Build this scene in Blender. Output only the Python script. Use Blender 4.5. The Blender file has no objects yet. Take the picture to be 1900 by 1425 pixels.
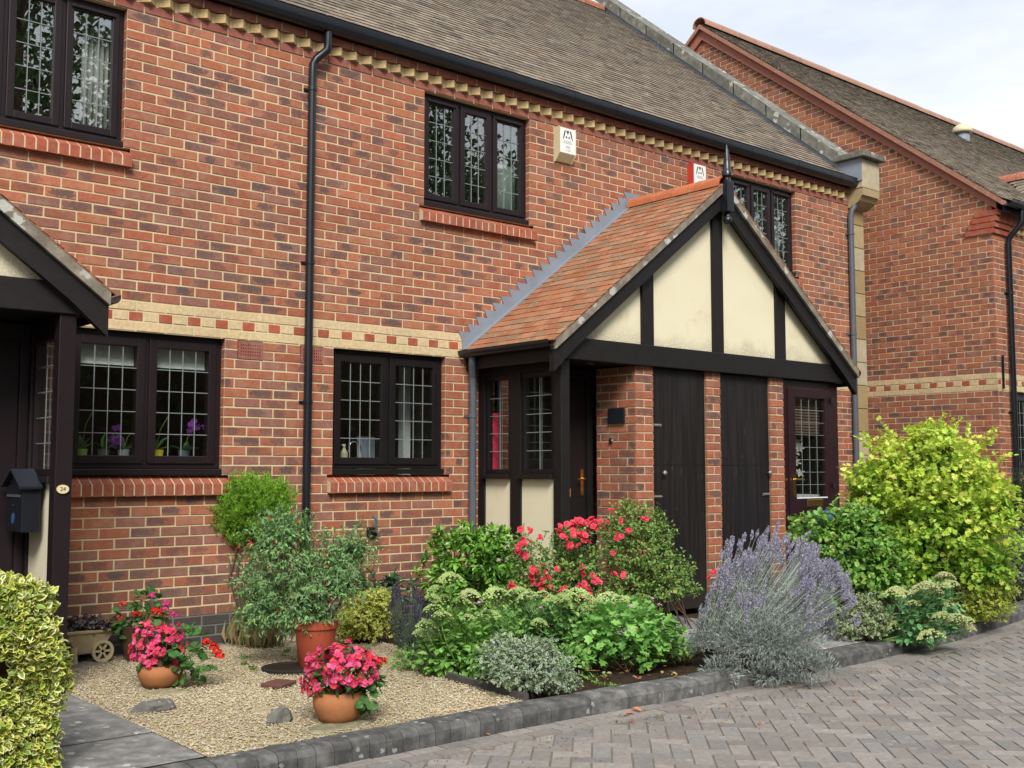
import bpy, math, random
import numpy as np
from mathutils import Vector, Matrix

sc = bpy.context.scene
COL = sc.collection
R = random.Random(7)
NR = np.random.default_rng(11)

# ---------------------------------------------------------------- camera, sky, sun, exposure
CAM = np.array([-2.853, -7.869, 1.316])
YAW, PITCH, FPX = math.radians(40.388), math.radians(4.458), 2038.5
cd = bpy.data.cameras.new("camera")
cam = bpy.data.objects.new("camera", cd)
COL.objects.link(cam)
cam.location = CAM
cam.rotation_euler = (math.pi / 2 + PITCH, 0, -YAW)
cd.sensor_width = 36
cd.lens = FPX / 1900 * 36
cd.clip_end = 500
cd.clip_start = 0.05
sc.camera = cam

SUN_EL, SUN_AZ = math.radians(42), math.radians(213)   # azimuth clockwise from +y: behind the camera
w = bpy.data.worlds.new("World")
sc.world = w
w.use_nodes = True
nt = w.node_tree
for n in list(nt.nodes):
    nt.nodes.remove(n)
out = nt.nodes.new("ShaderNodeOutputWorld")
bg = nt.nodes.new("ShaderNodeBackground")
sky = nt.nodes.new("ShaderNodeTexSky")
sky.sky_type = 'NISHITA'
sky.sun_disc = False
sky.sun_elevation = SUN_EL
sky.sun_rotation = SUN_AZ
sky.air_density = 1.0
sky.dust_density = 2.0
tc = nt.nodes.new("ShaderNodeTexCoord")
mp = nt.nodes.new("ShaderNodeMapping")
mp.inputs['Scale'].default_value = (1.6, 1.6, 4.5)
mp.inputs['Location'].default_value = (0.35, 0.1, 0.0)
nz = nt.nodes.new("ShaderNodeTexNoise")
nz.inputs['Scale'].default_value = 1.7
nz.inputs['Detail'].default_value = 5
nz.inputs['Roughness'].default_value = 0.55
cr = nt.nodes.new("ShaderNodeValToRGB")
cr.color_ramp.elements[0].position = 0.36
cr.color_ramp.elements[0].color = (0.62, 0.62, 0.62, 1)
cr.color_ramp.elements[1].position = 0.60
cr.color_ramp.elements[1].color = (1, 1, 1, 1)
mx = nt.nodes.new("ShaderNodeMix")
mx.data_type = 'RGBA'
mx.inputs[7].default_value = (6.0, 6.15, 6.3, 1)       # thin bright overcast
nt.links.new(tc.outputs['Generated'], mp.inputs['Vector'])
nt.links.new(mp.outputs['Vector'], nz.inputs['Vector'])
nt.links.new(nz.outputs['Fac'], cr.inputs['Fac'])
nt.links.new(cr.outputs['Color'], mx.inputs[0])
nt.links.new(sky.outputs['Color'], mx.inputs[6])
nt.links.new(mx.outputs[2], bg.inputs['Color'])
bg.inputs['Strength'].default_value = 0.088
nt.links.new(bg.outputs[0], out.inputs[0])

sl = bpy.data.lights.new("sun", 'SUN')
sl.energy = 2.1
sl.angle = math.radians(22)
sl.color = (1.0, 0.96, 0.9)
so = bpy.data.objects.new("sun", sl)
COL.objects.link(so)
sdir = Vector((math.sin(SUN_AZ) * math.cos(SUN_EL), math.cos(SUN_AZ) * math.cos(SUN_EL), math.sin(SUN_EL)))
so.rotation_euler = sdir.to_track_quat('Z', 'Y').to_euler()

sc.view_settings.view_transform = 'Standard'
sc.view_settings.look = 'None'
sc.view_settings.gamma = 1
sc.view_settings.use_curve_mapping = False
sc.view_settings.exposure = 1.05
sc.cycles.max_bounces = 8
sc.cycles.transparent_max_bounces = 16

# ---------------------------------------------------------------- helpers
FW = np.array([math.sin(YAW) * math.cos(PITCH), math.cos(YAW) * math.cos(PITCH), math.sin(PITCH)])
RT = np.array([math.cos(YAW), -math.sin(YAW), 0.0])
UP = np.cross(RT, FW)

def ray(px, py):
    return FW + RT * (px - 950) / FPX + UP * (712.5 - py) / FPX

def ground(px, py, z=0.0):
    d = ray(px, py)
    return CAM + d * (z - CAM[2]) / d[2]

def depth(P):
    return float((np.asarray(P) - CAM) @ FW)

def at(px, py, D):
    return CAM + ray(px, py) * D

def proj(P):
    d = np.asarray(P, float) - CAM
    z = d @ FW
    return 950 + FPX * (d @ RT) / z, 712.5 - FPX * (d @ UP) / z, z

def link(o, parent=None):
    COL.objects.link(o)
    if parent is not None:
        o.parent = parent
        o.matrix_parent_inverse = parent.matrix_world.inverted() if False else Matrix.Translation(-parent.location)
    return o

def tag(o, label=None, cat=None, group=None, kind=None):
    if label: o['label'] = label
    if cat: o['category'] = cat
    if group: o['group'] = group
    if kind: o['kind'] = kind
    return o

def empty(name, loc, label, cat, group=None):
    o = bpy.data.objects.new(name, None)
    o.location = loc
    o.empty_display_size = 0.1
    COL.objects.link(o)
    return tag(o, label, cat, group)

def meshdata(name, V, F, mat, attrs=None, smooth=False):
    """V (n,3); F list of tuples, or list of int arrays (m,3)/(m,4)"""
    me = bpy.data.meshes.new(name)
    V = np.asarray(V, np.float32).reshape(-1, 3)
    if len(F) and isinstance(F[0], np.ndarray):
        loops = np.concatenate([f.ravel() for f in F]).astype(np.int32)
        sizes = np.concatenate([np.full(len(f), f.shape[1], np.int32) for f in F])
        starts = np.concatenate([[0], np.cumsum(sizes)[:-1]]).astype(np.int32)
        me.vertices.add(len(V)); me.vertices.foreach_set('co', V.ravel())
        me.loops.add(len(loops)); me.loops.foreach_set('vertex_index', loops)
        me.polygons.add(len(sizes)); me.polygons.foreach_set('loop_start', starts)
        me.polygons.foreach_set('loop_total', sizes)
        me.update(calc_edges=True)
    else:
        me.from_pydata([tuple(map(float, v)) for v in V], [], [tuple(map(int, f)) for f in F])
        me.update()
    for k, a in (attrs or {}).items():
        a = np.asarray(a, np.float32)
        if a.shape[1] == 3:
            a = np.concatenate([a, np.ones((len(a), 1), np.float32)], 1)
        at_ = me.attributes.new(k, 'FLOAT_COLOR', 'POINT')
        at_.data.foreach_set('color', a.ravel())
    if mat: me.materials.append(mat)
    me.polygons.foreach_set('use_smooth', np.full(len(me.polygons), bool(smooth)))
    return me

def obj(name, V, F, mat, parent=None, attrs=None, smooth=False, bevel=0, loc=None):
    V = np.asarray(V, float).reshape(-1, 3)
    if loc is None:
        loc = (V.min(0) + V.max(0)) / 2 if len(V) else np.zeros(3)
    loc = np.asarray(loc, float)
    o = bpy.data.objects.new(name, meshdata(name, V - loc, F, mat, attrs, smooth))
    COL.objects.link(o)
    o.location = loc
    if parent is not None:
        put(o, parent)
    if bevel:
        b = o.modifiers.new("bevel", 'BEVEL'); b.width = bevel; b.segments = 2; b.limit_method = 'ANGLE'
    return o

ROOT = {}
def world_loc(o):
    p = Vector(o.location)
    q = o.parent
    while q is not None:
        p = p + q.location
        q = q.parent
    return p

def put(o, parent):
    """parent without rotation: keep the world place"""
    wl = world_loc(parent)
    o.parent = parent
    o.location = Vector(o.location) - wl
    return o

class MB:
    def __init__(s):
        s.V = []; s.F = []; s.C = []
    def add(s, V, F, c=None):
        o = len(s.V)
        s.V += [tuple(v) for v in V]
        s.F += [tuple(i + o for i in f) for f in F]
        if c is not None: s.C += [c] * len(V)
        return s
    def box(s, x0, x1, y0, y1, z0, z1, c=None):
        return s.add([(x0, y0, z0), (x1, y0, z0), (x1, y1, z0), (x0, y1, z0), (x0, y0, z1), (x1, y0, z1), (x1, y1, z1), (x0, y1, z1)],
                     [(0, 3, 2, 1), (4, 5, 6, 7), (0, 1, 5, 4), (1, 2, 6, 5), (2, 3, 7, 6), (3, 0, 4, 7)], c)
    def prism(s, poly, axis, a0, a1, c=None):
        """poly: 2D points; axis 'y': (x,z) polygon extruded in y; 'x': (y,z) polygon extruded in x; 'z': (x,y) in z"""
        def m(p, a):
            return {'y': (p[0], a, p[1]), 'x': (a, p[0], p[1]), 'z': (p[0], p[1], a)}[axis]
        n = len(poly)
        V = [m(p, a0) for p in poly] + [m(p, a1) for p in poly]
        F = [tuple(range(n)), tuple(range(2 * n - 1, n - 1, -1))] + [(i, (i + 1) % n + 0, (i + 1) % n + n, i + n) for i in range(n)]
        return s.add(V, F, c)
    def bar(s, a, b, wid, hei, upv=(0, 0, 1)):
        a, b = Vector(a), Vector(b)
        d = (b - a).normalized(); u = Vector(upv)
        sd = d.cross(u).normalized() * wid / 2
        u = sd.cross(d).normalized() * hei / 2
        return s.add([a - sd - u, a + sd - u, a + sd + u, a - sd + u, b - sd - u, b + sd - u, b + sd + u, b - sd + u],
                     [(0, 1, 2, 3), (7, 6, 5, 4), (0, 4, 5, 1), (1, 5, 6, 2), (2, 6, 7, 3), (3, 7, 4, 0)])
    def tube(s, pts, rad, seg=10, caps=True):
        pts = [Vector(p) for p in pts]
        n = len(pts)
        if not hasattr(rad, '__len__'): rad = [rad] * n
        o = len(s.V); ref = None
        for i, p in enumerate(pts):
            d = (pts[min(i + 1, n - 1)] - pts[max(i - 1, 0)]).normalized()
            if ref is None:
                ref = d.orthogonal().normalized()
            ref = (ref - d * ref.dot(d)).normalized()
            q = d.cross(ref)
            for k in range(seg):
                t = 2 * math.pi * k / seg
                s.V.append(tuple(p + (ref * math.cos(t) + q * math.sin(t)) * rad[i]))
        for i in range(n - 1):
            for k in range(seg):
                a = o + i * seg + k; b = o + i * seg + (k + 1) % seg
                s.F.append((a, b, b + seg, a + seg))
        if caps:
            s.F.append(tuple(o + k for k in range(seg))[::-1])
            s.F.append(tuple(o + (n - 1) * seg + k for k in range(seg)))
        return s
    def lathe(s, prof, cx=0, cy=0, seg=28, sx=1, sy=1):
        o = len(s.V)
        for r, z in prof:
            for k in range(seg):
                t = 2 * math.pi * k / seg
                s.V.append((cx + r * math.cos(t) * sx, cy + r * math.sin(t) * sy, z))
        for i in range(len(prof) - 1):
            for k in range(seg):
                a = o + i * seg + k; b = o + i * seg + (k + 1) % seg
                s.F.append((a, b, b + seg, a + seg))
        s.F.append(tuple(o + k for k in range(seg))[::-1])
        s.F.append(tuple(o + (len(prof) - 1) * seg + k for k in range(seg)))
        return s
    def build(s, name, mat, parent=None, smooth=False, bevel=0, loc=None):
        at_ = {'col': s.C} if s.C and len(s.C) == len(s.V) else None
        return obj(name, s.V, s.F, mat, parent, at_, smooth, bevel, loc)

def shade_auto(o, ang=35):
    """smooth faces but keep sharp edges"""
    me = o.data
    me.polygons.foreach_set('use_smooth', np.ones(len(me.polygons), bool))
    me.set_sharp_from_angle(angle=math.radians(ang))
    return o

# ---------------------------------------------------------------- materials
def S(r, g, b):
    f = lambda c: ((c / 255 + 0.055) / 1.055) ** 2.4 if c > 10 else c / 255 / 12.92
    return (f(r), f(g), f(b))

class Mat:
    def __init__(s, name, rough=0.7, spec=0.4):
        s.m = bpy.data.materials.new(name); s.m.use_nodes = True
        s.t = s.m.node_tree; s.p = s.t.nodes['Principled BSDF']
        s.p.inputs['Roughness'].default_value = rough
        s.p.inputs['Specular IOR Level'].default_value = spec
    def n(s, typ, **kw):
        nd = s.t.nodes.new(typ)
        for k, v in kw.items():
            if k.startswith('i_'):
                nd.inputs[k[2:].replace('_', ' ')].default_value = v
            else: setattr(nd, k, v)
        return nd
    def l(s, a, b): s.t.links.new(a, b)
    def mixc(s, fac, a, b, mode='MIX'):
        m = s.n('ShaderNodeMix', data_type='RGBA', blend_type=mode)
        for sock, v in ((m.inputs[0], fac), (m.inputs[6], a), (m.inputs[7], b)):
            if hasattr(v, 'node'): s.l(v, sock)
            elif isinstance(v, (int, float)): sock.default_value = v
            else: sock.default_value = (*v, 1)
        return m.outputs[2]
    def math(s, op, a, b=0.0, clamp=False):
        m = s.n('ShaderNodeMath', operation=op, use_clamp=clamp)
        for sock, v in ((m.inputs[0], a), (m.inputs[1], b)):
            if hasattr(v, 'node'): s.l(v, sock)
            else: sock.default_value = v
        return m.outputs[0]
    def noise(s, scale, detail=4, rough=0.55, vec=None, dist=0):
        nd = s.n('ShaderNodeTexNoise', i_Scale=scale, i_Detail=detail, i_Roughness=rough, i_Distortion=dist)
        s.l(vec or s.pos(), nd.inputs['Vector'])
        return nd.outputs['Fac']
    def pos(s):
        if not hasattr(s, '_g'): s._g = s.n('ShaderNodeNewGeometry')
        return s._g.outputs['Position']
    def ramp(s, fac, lo, hi, a=0.0, b=1.0):
        m = s.n('ShaderNodeMapRange', clamp=True, interpolation_type='SMOOTHSTEP')
        s.l(fac, m.inputs[0])
        m.inputs[1].default_value = lo; m.inputs[2].default_value = hi
        m.inputs[3].default_value = a; m.inputs[4].default_value = b
        return m.outputs[0]
    def attr(s, name):
        nd = s.n('ShaderNodeAttribute', attribute_name=name)
        return nd
    def bump(s, h, strength=0.3, dist=0.01):
        b = s.n('ShaderNodeBump', i_Strength=strength, i_Distance=dist)
        s.l(h, b.inputs['Height']); s.l(b.outputs[0], s.p.inputs['Normal'])
    def base(s, c):
        if hasattr(c, 'node'): s.l(c, s.p.inputs['Base Color'])
        else: s.p.inputs['Base Color'].default_value = (*c, 1)

def m_plain(name, c, rough=0.6, spec=0.4, var=0.15, scale=8, bump=0.1, metal=0):
    m = Mat(name, rough, spec)
    f = m.noise(scale, 5)
    m.base(m.mixc(f, tuple(x * (1 - var) for x in c), tuple(min(1, x * (1 + var)) for x in c)))
    if bump: m.bump(m.noise(scale * 12, 3), bump, 0.004)
    m.p.inputs['Metallic'].default_value = metal
    return m.m

def m_brick():
    m = Mat("brick_fired_clay", 0.86, 0.25)
    a = m.attr('col'); b = m.attr('buv')
    sep = m.n('ShaderNodeSeparateColor'); m.l(b.outputs['Color'], sep.inputs[0])
    u, v, seed = sep.outputs[0], sep.outputs[1], sep.outputs[2]
    burn = a.outputs['Alpha']
    n1 = m.noise(34, 4, 0.6); n2 = m.noise(170, 3, 0.6); n3 = m.noise(9, 3)
    cx = m.math('ADD', m.math('MULTIPLY', seed, 0.7), 0.15)
    wd = m.math('ADD', m.math('MULTIPLY', m.math('FRACT', m.math('MULTIPLY', seed, 7.3)), 0.42), 0.22)
    du = m.math('DIVIDE', m.math('SUBTRACT', u, cx), wd)
    dv = m.math('DIVIDE', m.math('SUBTRACT', v, 0.52), 0.55)
    d = m.math('ADD', m.math('MULTIPLY', du, du), m.math('MULTIPLY', dv, dv))
    d = m.math('ADD', d, m.math('MULTIPLY', m.math('SUBTRACT', n1, 0.5), 3.2))
    sm = m.math('MULTIPLY', m.ramp(d, 0.2, 1.35, 1.0, 0.0), burn, True)
    c = m.mixc(m.ramp(n1, 0.3, 0.72), m.mixc(0.26, a.outputs['Color'], (0.02, 0.012, 0.014)), a.outputs['Color'])
    c = m.mixc(m.math('MULTIPLY', m.ramp(n3, 0.4, 0.75), m.math('MULTIPLY', m.math('GREATER_THAN', burn, -0.5), 0.27)), c, (0.40, 0.29, 0.22))
    c = m.mixc(m.ramp(n2, 0.60, 0.78, 0, 0.22), c, (0.05, 0.03, 0.03))
    c = m.mixc(m.math('MULTIPLY', sm, 0.85), c, (0.075, 0.064, 0.068))
    c = m.mixc(m.ramp(m.noise(0.8, 5, 0.65), 0.42, 0.68, 0, 0.22), c, (0.10, 0.075, 0.06))     # broad weathering
    spz = m.n('ShaderNodeSeparateXYZ'); m.l(m.pos(), spz.inputs[0])
    damp = m.math('ADD', spz.outputs[2], m.math('MULTIPLY', m.noise(2.2, 4), -0.7))
    c = m.mixc(m.ramp(damp, -0.05, 0.35, 0.35, 0), c, (0.09, 0.075, 0.055))                     # damp, dirty base
    m.base(c)
    m.bump(m.math('ADD', n1, m.math('MULTIPLY', n2, 0.6)), 0.55, 0.004)
    return m.m

def m_mortar():
    m = Mat("mortar", 0.95, 0.1)
    c = m.mixc(m.noise(6, 4), (0.50, 0.40, 0.235), (0.66, 0.55, 0.36))
    c = m.mixc(m.ramp(m.noise(90, 3), 0.55, 0.8, 0, 0.25), c, (0.3, 0.22, 0.13))
    m.base(c); m.bump(m.noise(220, 3), 0.5, 0.003)
    return m.m

def m_col(name, rough=0.8, spec=0.25, nscale=30, amt=0.3, dark=(0.03, 0.025, 0.02), bump=0.4, lichen=None, moss=None):
    m = Mat(name, rough, spec)
    c = m.attr('col').outputs['Color']
    c = m.mixc(m.ramp(m.noise(nscale, 5, 0.6), 0.35, 0.75, amt, 0), c, dark)
    if lichen:
        v = m.n('ShaderNodeTexVoronoi', i_Scale=lichen[0]); m.l(m.pos(), v.inputs['Vector'])
        f = m.math('ADD', v.outputs['Distance'], m.math('MULTIPLY', m.math('SUBTRACT', m.noise(lichen[0] * 4, 2), 0.5), 0.5))
        k = m.math('MULTIPLY', m.ramp(f, lichen[1], lichen[1] + 0.07, 1, 0), m.ramp(m.noise(lichen[0] * 0.35, 2), 0.45, 0.6))
        c = m.mixc(m.math('MULTIPLY', k, lichen[3] if len(lichen) > 3 else 0.8), c, lichen[2])
    if moss:
        c = m.mixc(m.math('MULTIPLY', m.ramp(m.noise(moss[0], 6, 0.7), moss[1], moss[1] + 0.1), 0.9), c, moss[2])
    m.base(c)
    m.bump(m.noise(nscale * 6, 3), bump, 0.004)
    return m.m

def m_leaf(name, trans=0.3, rough=0.45, varieg=None):
    m = Mat(name, rough, 0.35)
    a = m.attr('col')
    c = a.outputs['Color']
    if varieg:
        k = m.math('ADD', a.outputs['Alpha'], m.math('MULTIPLY', m.math('SUBTRACT', m.noise(120, 2), 0.5), 0.7))
        c = m.mixc(m.ramp(k, varieg - 0.1, varieg + 0.1), c, m.attr('col2').outputs['Color'])
    c = m.mixc(m.ramp(m.noise(55, 3), 0.3, 0.7, 0.18, 0), c, (0.02, 0.03, 0.01))
    m.base(c)
    tr = m.n('ShaderNodeBsdfTranslucent'); m.l(c, tr.inputs['Color'])
    mxs = m.n('ShaderNodeMixShader'); mxs.inputs[0].default_value = trans
    o = m.t.nodes['Material Output']
    m.l(m.p.outputs[0], mxs.inputs[1]); m.l(tr.outputs[0], mxs.inputs[2]); m.l(mxs.outputs[0], o.inputs[0])
    return m.m

def m_glass(name, ior=1.7, tint=(0.9, 0.93, 0.92)):
    m = Mat(name)
    o = m.t.nodes['Material Output']
    fr = m.n('ShaderNodeFresnel', i_IOR=ior)
    m.pos()
    mr = m.n('ShaderNodeMapRange'); m.l(m._g.outputs['Backfacing'], mr.inputs[0]); mr.inputs[3].default_value = ior; mr.inputs[4].default_value = 1 / ior
    m.l(mr.outputs[0], fr.inputs['IOR'])          # same reflectance on both faces of the pane
    g = m.n('ShaderNodeBsdfGlossy', i_Roughness=0.0)
    g.inputs['Color'].default_value = (1, 1, 1, 1)
    t = m.n('ShaderNodeBsdfTransparent'); t.inputs[0].default_value = (*tint, 1)
    x = m.n('ShaderNodeMixShader')
    b = m.n('ShaderNodeBump', i_Strength=0.06, i_Distance=0.01); m.l(m.noise(2.2, 2), b.inputs['Height']); m.l(b.outputs[0], g.inputs['Normal'])
    m.l(fr.outputs[0], x.inputs[0]); m.l(t.outputs[0], x.inputs[1]); m.l(g.outputs[0], x.inputs[2]); m.l(x.outputs[0], o.inputs[0])
    return m.m

M = {}
M['brick'] = m_brick()
M['mortar'] = m_mortar()
M['mortar_grey'] = m_plain("grey_mortar", (0.16, 0.155, 0.15), 0.95, 0.1, 0.2, 20)
M['tile'] = m_col("roof_tile", 0.85, 0.2, 14, 0.35, (0.03, 0.028, 0.026), 0.5, (16, 0.25, (0.36, 0.34, 0.27), 0.5))
M['tile_moss'] = m_col("mossy_roof_tile", 0.9, 0.15, 12, 0.35, (0.03, 0.028, 0.02), 0.6, (14, 0.25, (0.42, 0.40, 0.32), 0.6), (5.5, 0.53, (0.03, 0.03, 0.018)))
M['tile_red'] = m_col("porch_tile", 0.8, 0.25, 18, 0.25, (0.09, 0.05, 0.03), 0.5, (22, 0.2, (0.42, 0.40, 0.3), 0.5), (17, 0.66, (0.055, 0.06, 0.02)))
M['black'] = m_plain("black_painted_timber", (0.0105, 0.0085, 0.0085), 0.55, 0.3, 0.5, 14, 0.35)
M['frame'] = m_plain("dark_brown_frame", (0.015, 0.009, 0.011), 0.4, 0.3, 0.3, 6, 0.05)
M['frame_blk'] = m_plain("black_brown_frame", (0.011, 0.009, 0.010), 0.4, 0.28, 0.3, 6, 0.05)
M['maroon'] = m_plain("maroon_door", (0.022, 0.007, 0.009), 0.3, 0.5, 0.3, 6, 0.05)
M['pvc'] = m_plain("black_plastic_pipe", (0.010, 0.012, 0.017), 0.3, 0.5, 0.25, 8, 0.05)
M['greypvc'] = m_plain("faded_grey_pipe", (0.085, 0.098, 0.118), 0.45, 0.4, 0.2, 8, 0.08)
M['lead'] = m_plain("lead_sheet", (0.20, 0.23, 0.275), 0.55, 0.4, 0.3, 5, 0.2)
M['came'] = m_plain("lead_strip", (0.19, 0.215, 0.215), 0.4, 0.5, 0.1, 20, 0)
M['glass'] = m_glass("window_glass", 2.6)
M['glass_low'] = m_glass("window_glass_ground_floor", 1.75)
M['stone'] = m_col("sandstone", 0.9, 0.2, 10, 0.25, (0.16, 0.11, 0.05), 0.5)
M['coping'] = m_col("weathered_coping", 0.95, 0.1, 9, 0.55, (0.04, 0.04, 0.035), 0.8, (7, 0.25, (0.5, 0.5, 0.46), 0.8))
M['chrome'] = m_plain("chrome", (0.6, 0.6, 0.6), 0.18, 0.5, 0.05, 10, 0, 1)
M['brass'] = m_plain("brass", (0.65, 0.42, 0.14), 0.25, 0.5, 0.1, 10, 0, 1)
M['white'] = m_plain("white_plastic", (0.74, 0.74, 0.72), 0.5, 0.4, 0.04, 5, 0)
M['cream_pl'] = m_plain("cream_plastic", (0.58, 0.52, 0.34), 0.5, 0.4, 0.08, 7, 0)
M['redpl'] = m_plain("red_plastic", (0.55, 0.05, 0.035), 0.45, 0.4, 0.08, 7, 0)
M['ink'] = m_plain("black_print", (0.012, 0.014, 0.014), 0.6, 0.3, 0.05, 7, 0)
M['greyink'] = m_plain("grey_print", (0.32, 0.34, 0.36), 0.6, 0.3, 0.05, 7, 0)
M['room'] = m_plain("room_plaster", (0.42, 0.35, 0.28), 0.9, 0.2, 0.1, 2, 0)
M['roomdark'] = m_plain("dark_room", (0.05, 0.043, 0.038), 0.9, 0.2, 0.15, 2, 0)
M['curtain'] = m_plain("curtain_cloth", (0.62, 0.61, 0.58), 0.9, 0.1, 0.1, 9, 0.1)
M['red_smooth'] = m_plain("smooth_red_brick", (0.33, 0.135, 0.10), 0.85, 0.2, 0.15, 12, 0.2)

def m_plaster():
    m = Mat("cream_render", 0.92, 0.15)
    c = m.mixc(m.noise(2.3, 4), (0.66, 0.595, 0.41), (0.74, 0.69, 0.525))
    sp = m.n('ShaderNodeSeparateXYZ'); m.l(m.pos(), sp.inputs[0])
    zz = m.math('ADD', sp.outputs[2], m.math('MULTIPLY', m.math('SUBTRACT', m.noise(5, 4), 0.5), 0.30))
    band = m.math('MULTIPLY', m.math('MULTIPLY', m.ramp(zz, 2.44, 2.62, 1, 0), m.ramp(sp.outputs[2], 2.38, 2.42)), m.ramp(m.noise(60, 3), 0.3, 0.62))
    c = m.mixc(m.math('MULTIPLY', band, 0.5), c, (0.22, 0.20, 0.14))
    c = m.mixc(m.ramp(m.noise(3.1, 5, 0.7), 0.56, 0.76, 0, 0.4), c, (0.46, 0.35, 0.16))
    m.base(c); m.bump(m.noise(150, 3), 0.35, 0.004)
    return m.m
M['plaster'] = m_plaster()

def m_door():
    m = Mat("weathered_black_door", 0.5, 0.35)
    mp_ = m.n('ShaderNodeMapping'); mp_.inputs['Scale'].default_value = (26, 26, 1.1); m.l(m.pos(), mp_.inputs['Vector'])
    g = m.noise(1.0, 5, 0.6, mp_.outputs[0])
    c = m.mixc(m.ramp(g, 0.35, 0.7), (0.007, 0.0055, 0.0055), (0.018, 0.0145, 0.014))
    mq = m.n('ShaderNodeMapping'); mq.inputs['Scale'].default_value = (60, 60, 7); m.l(m.pos(), mq.inputs['Vector'])
    c = m.mixc(m.ramp(m.noise(1.0, 2, 0.5, mq.outputs[0]), 0.70, 0.76, 0, 0.5), c, (0.12, 0.10, 0.085))     # scuffs
    sp = m.n('ShaderNodeSeparateXYZ'); m.l(m.pos(), sp.inputs[0])
    c = m.mixc(m.ramp(m.math('ADD', sp.outputs[2], m.math('MULTIPLY', m.noise(5, 4), 0.5)), 0.25, 0.75, 0.3, 0), c, (0.06, 0.05, 0.04))   # mud splash
    m.base(c); m.bump(g, 0.5, 0.004)
    return m.m
M['door'] = m_door()

# ================================================================ brickwork
PITCH_U, COURSE = 0.225, 0.075
def ztop(n): return (64 - n) * COURSE

REDS = [(0.395, 0.127, 0.066), (0.37, 0.116, 0.062), (0.425, 0.150, 0.080), (0.335, 0.114, 0.070), (0.285, 0.120, 0.086), (0.305, 0.128, 0.092), (0.36, 0.117, 0.065)]
YEL = (0.66, 0.51, 0.295)
SMOOTH = (0.31, 0.10, 0.072)
BLUE = (0.040, 0.038, 0.046)

def brick_colour(kind):
    if kind == 'std':
        c = R.choices(REDS, [5, 5, 3.6, 3, 2.1, 1.9, 4])[0]
        burn = R.choices([0, R.uniform(.35, .7), R.uniform(.8, 1)], [6.4, 2.0, 1.6])[0]
    elif kind == 'yel': c, burn = YEL, -1
    elif kind == 'red': c, burn = (0.40, 0.09, 0.045), 0
    elif kind == 'blue': c, burn = BLUE, -1
    else: c, burn = SMOOTH, 0
    k = R.uniform(.88, 1.12) if kind != 'yel' else R.uniform(.95, 1.05)
    return tuple(x * k * R.uniform(.97, 1.03) for x in c), burn

BQ = [(4, 5, 6, 7), (0, 1, 5, 4), (1, 2, 6, 5), (2, 3, 7, 6), (3, 0, 4, 7)]
def brick_v(u0, u1, z0, z1, dep, jit=0.0022, e=0.0025, out=0.0):
    j = lambda: R.uniform(-jit, jit)
    f = out + R.uniform(-.0015, .0015)
    return [(u0, -dep, z0), (u1, -dep, z0), (u1, -dep, z1), (u0, -dep, z1),
            (u0 + e + j() * .5, f, z0 + e + j()), (u1 - e + j() * .5, f, z0 + e + j()), (u1 - e + j() * .5, f, z1 - e + j()), (u0 + e + j() * .5, f, z1 - e + j())]
BUV = [(0, 0), (1, 0), (1, 1), (0, 1)] * 2

def row_segs(u0, u1, par, hdr=False, ph=0.0):
    step = 0.1125 if hdr else PITCH_U
    off = ph + (0.05625 if hdr else par * 0.1125)
    k0 = math.ceil((u0 + .045 - off) / step); k1 = math.floor((u1 - .045 - off) / step)
    js = [off + k * step for k in range(k0, k1 + 1)]
    pts = [u0] + js + [u1]
    return [(a + (.005 if i else 0), b - (.005 if i < len(pts) - 2 else 0)) for i, (a, b) in enumerate(zip(pts[:-1], pts[1:]))]

def subtract(iv, cuts):
    res = [iv]
    for a, b in cuts:
        nr = []
        for u0, u1 in res:
            if b <= u0 or a >= u1: nr.append((u0, u1)); continue
            if a > u0: nr.append((u0, a))
            if b < u1: nr.append((b, u1))
        res = nr
    return [(a, b) for a, b in res if b - a > .02]

def lay(rows, kindof, interval, windows=(), cuts=(), ph=0.0, deep=0.1, outof=lambda n: 0.0):
    """returns list of bricks (u0,u1,z0,z1,depth,kind,out)"""
    L = []
    for n in rows:
        kind = kindof(n)
        if kind is None: continue
        zt, zb = ztop(n), ztop(n) - COURSE
        zm = (zt + zb) / 2
        iv = interval(zm)
        if iv is None: continue
        cs = [(a, b) for a, b, c, d in list(windows) + list(cuts) if c < zm < d]
        for u0, u1 in subtract(iv, cs):
            hdr = kind == 'hdr'
            for a, b in row_segs(u0, u1, n % 2, hdr, ph):
                if b - a < .012: continue
                dep = 0.014
                for x0, x1, c, d in windows:
                    if c < zm < d and (abs(a - x1) < 1e-6 or abs(b - x0) < 1e-6): dep = deep
                    if abs(zb - d) < .01 and a < x1 and b > x0: dep = deep
                k = kind
                if hdr: k = 'red' if round(((a + b) / 2 - ph) / 0.1125) % 2 == 0 else 'yel'
                L.append((a, b, zb + .005, zt - .005, dep, k, outof(n)))
    return L

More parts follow.
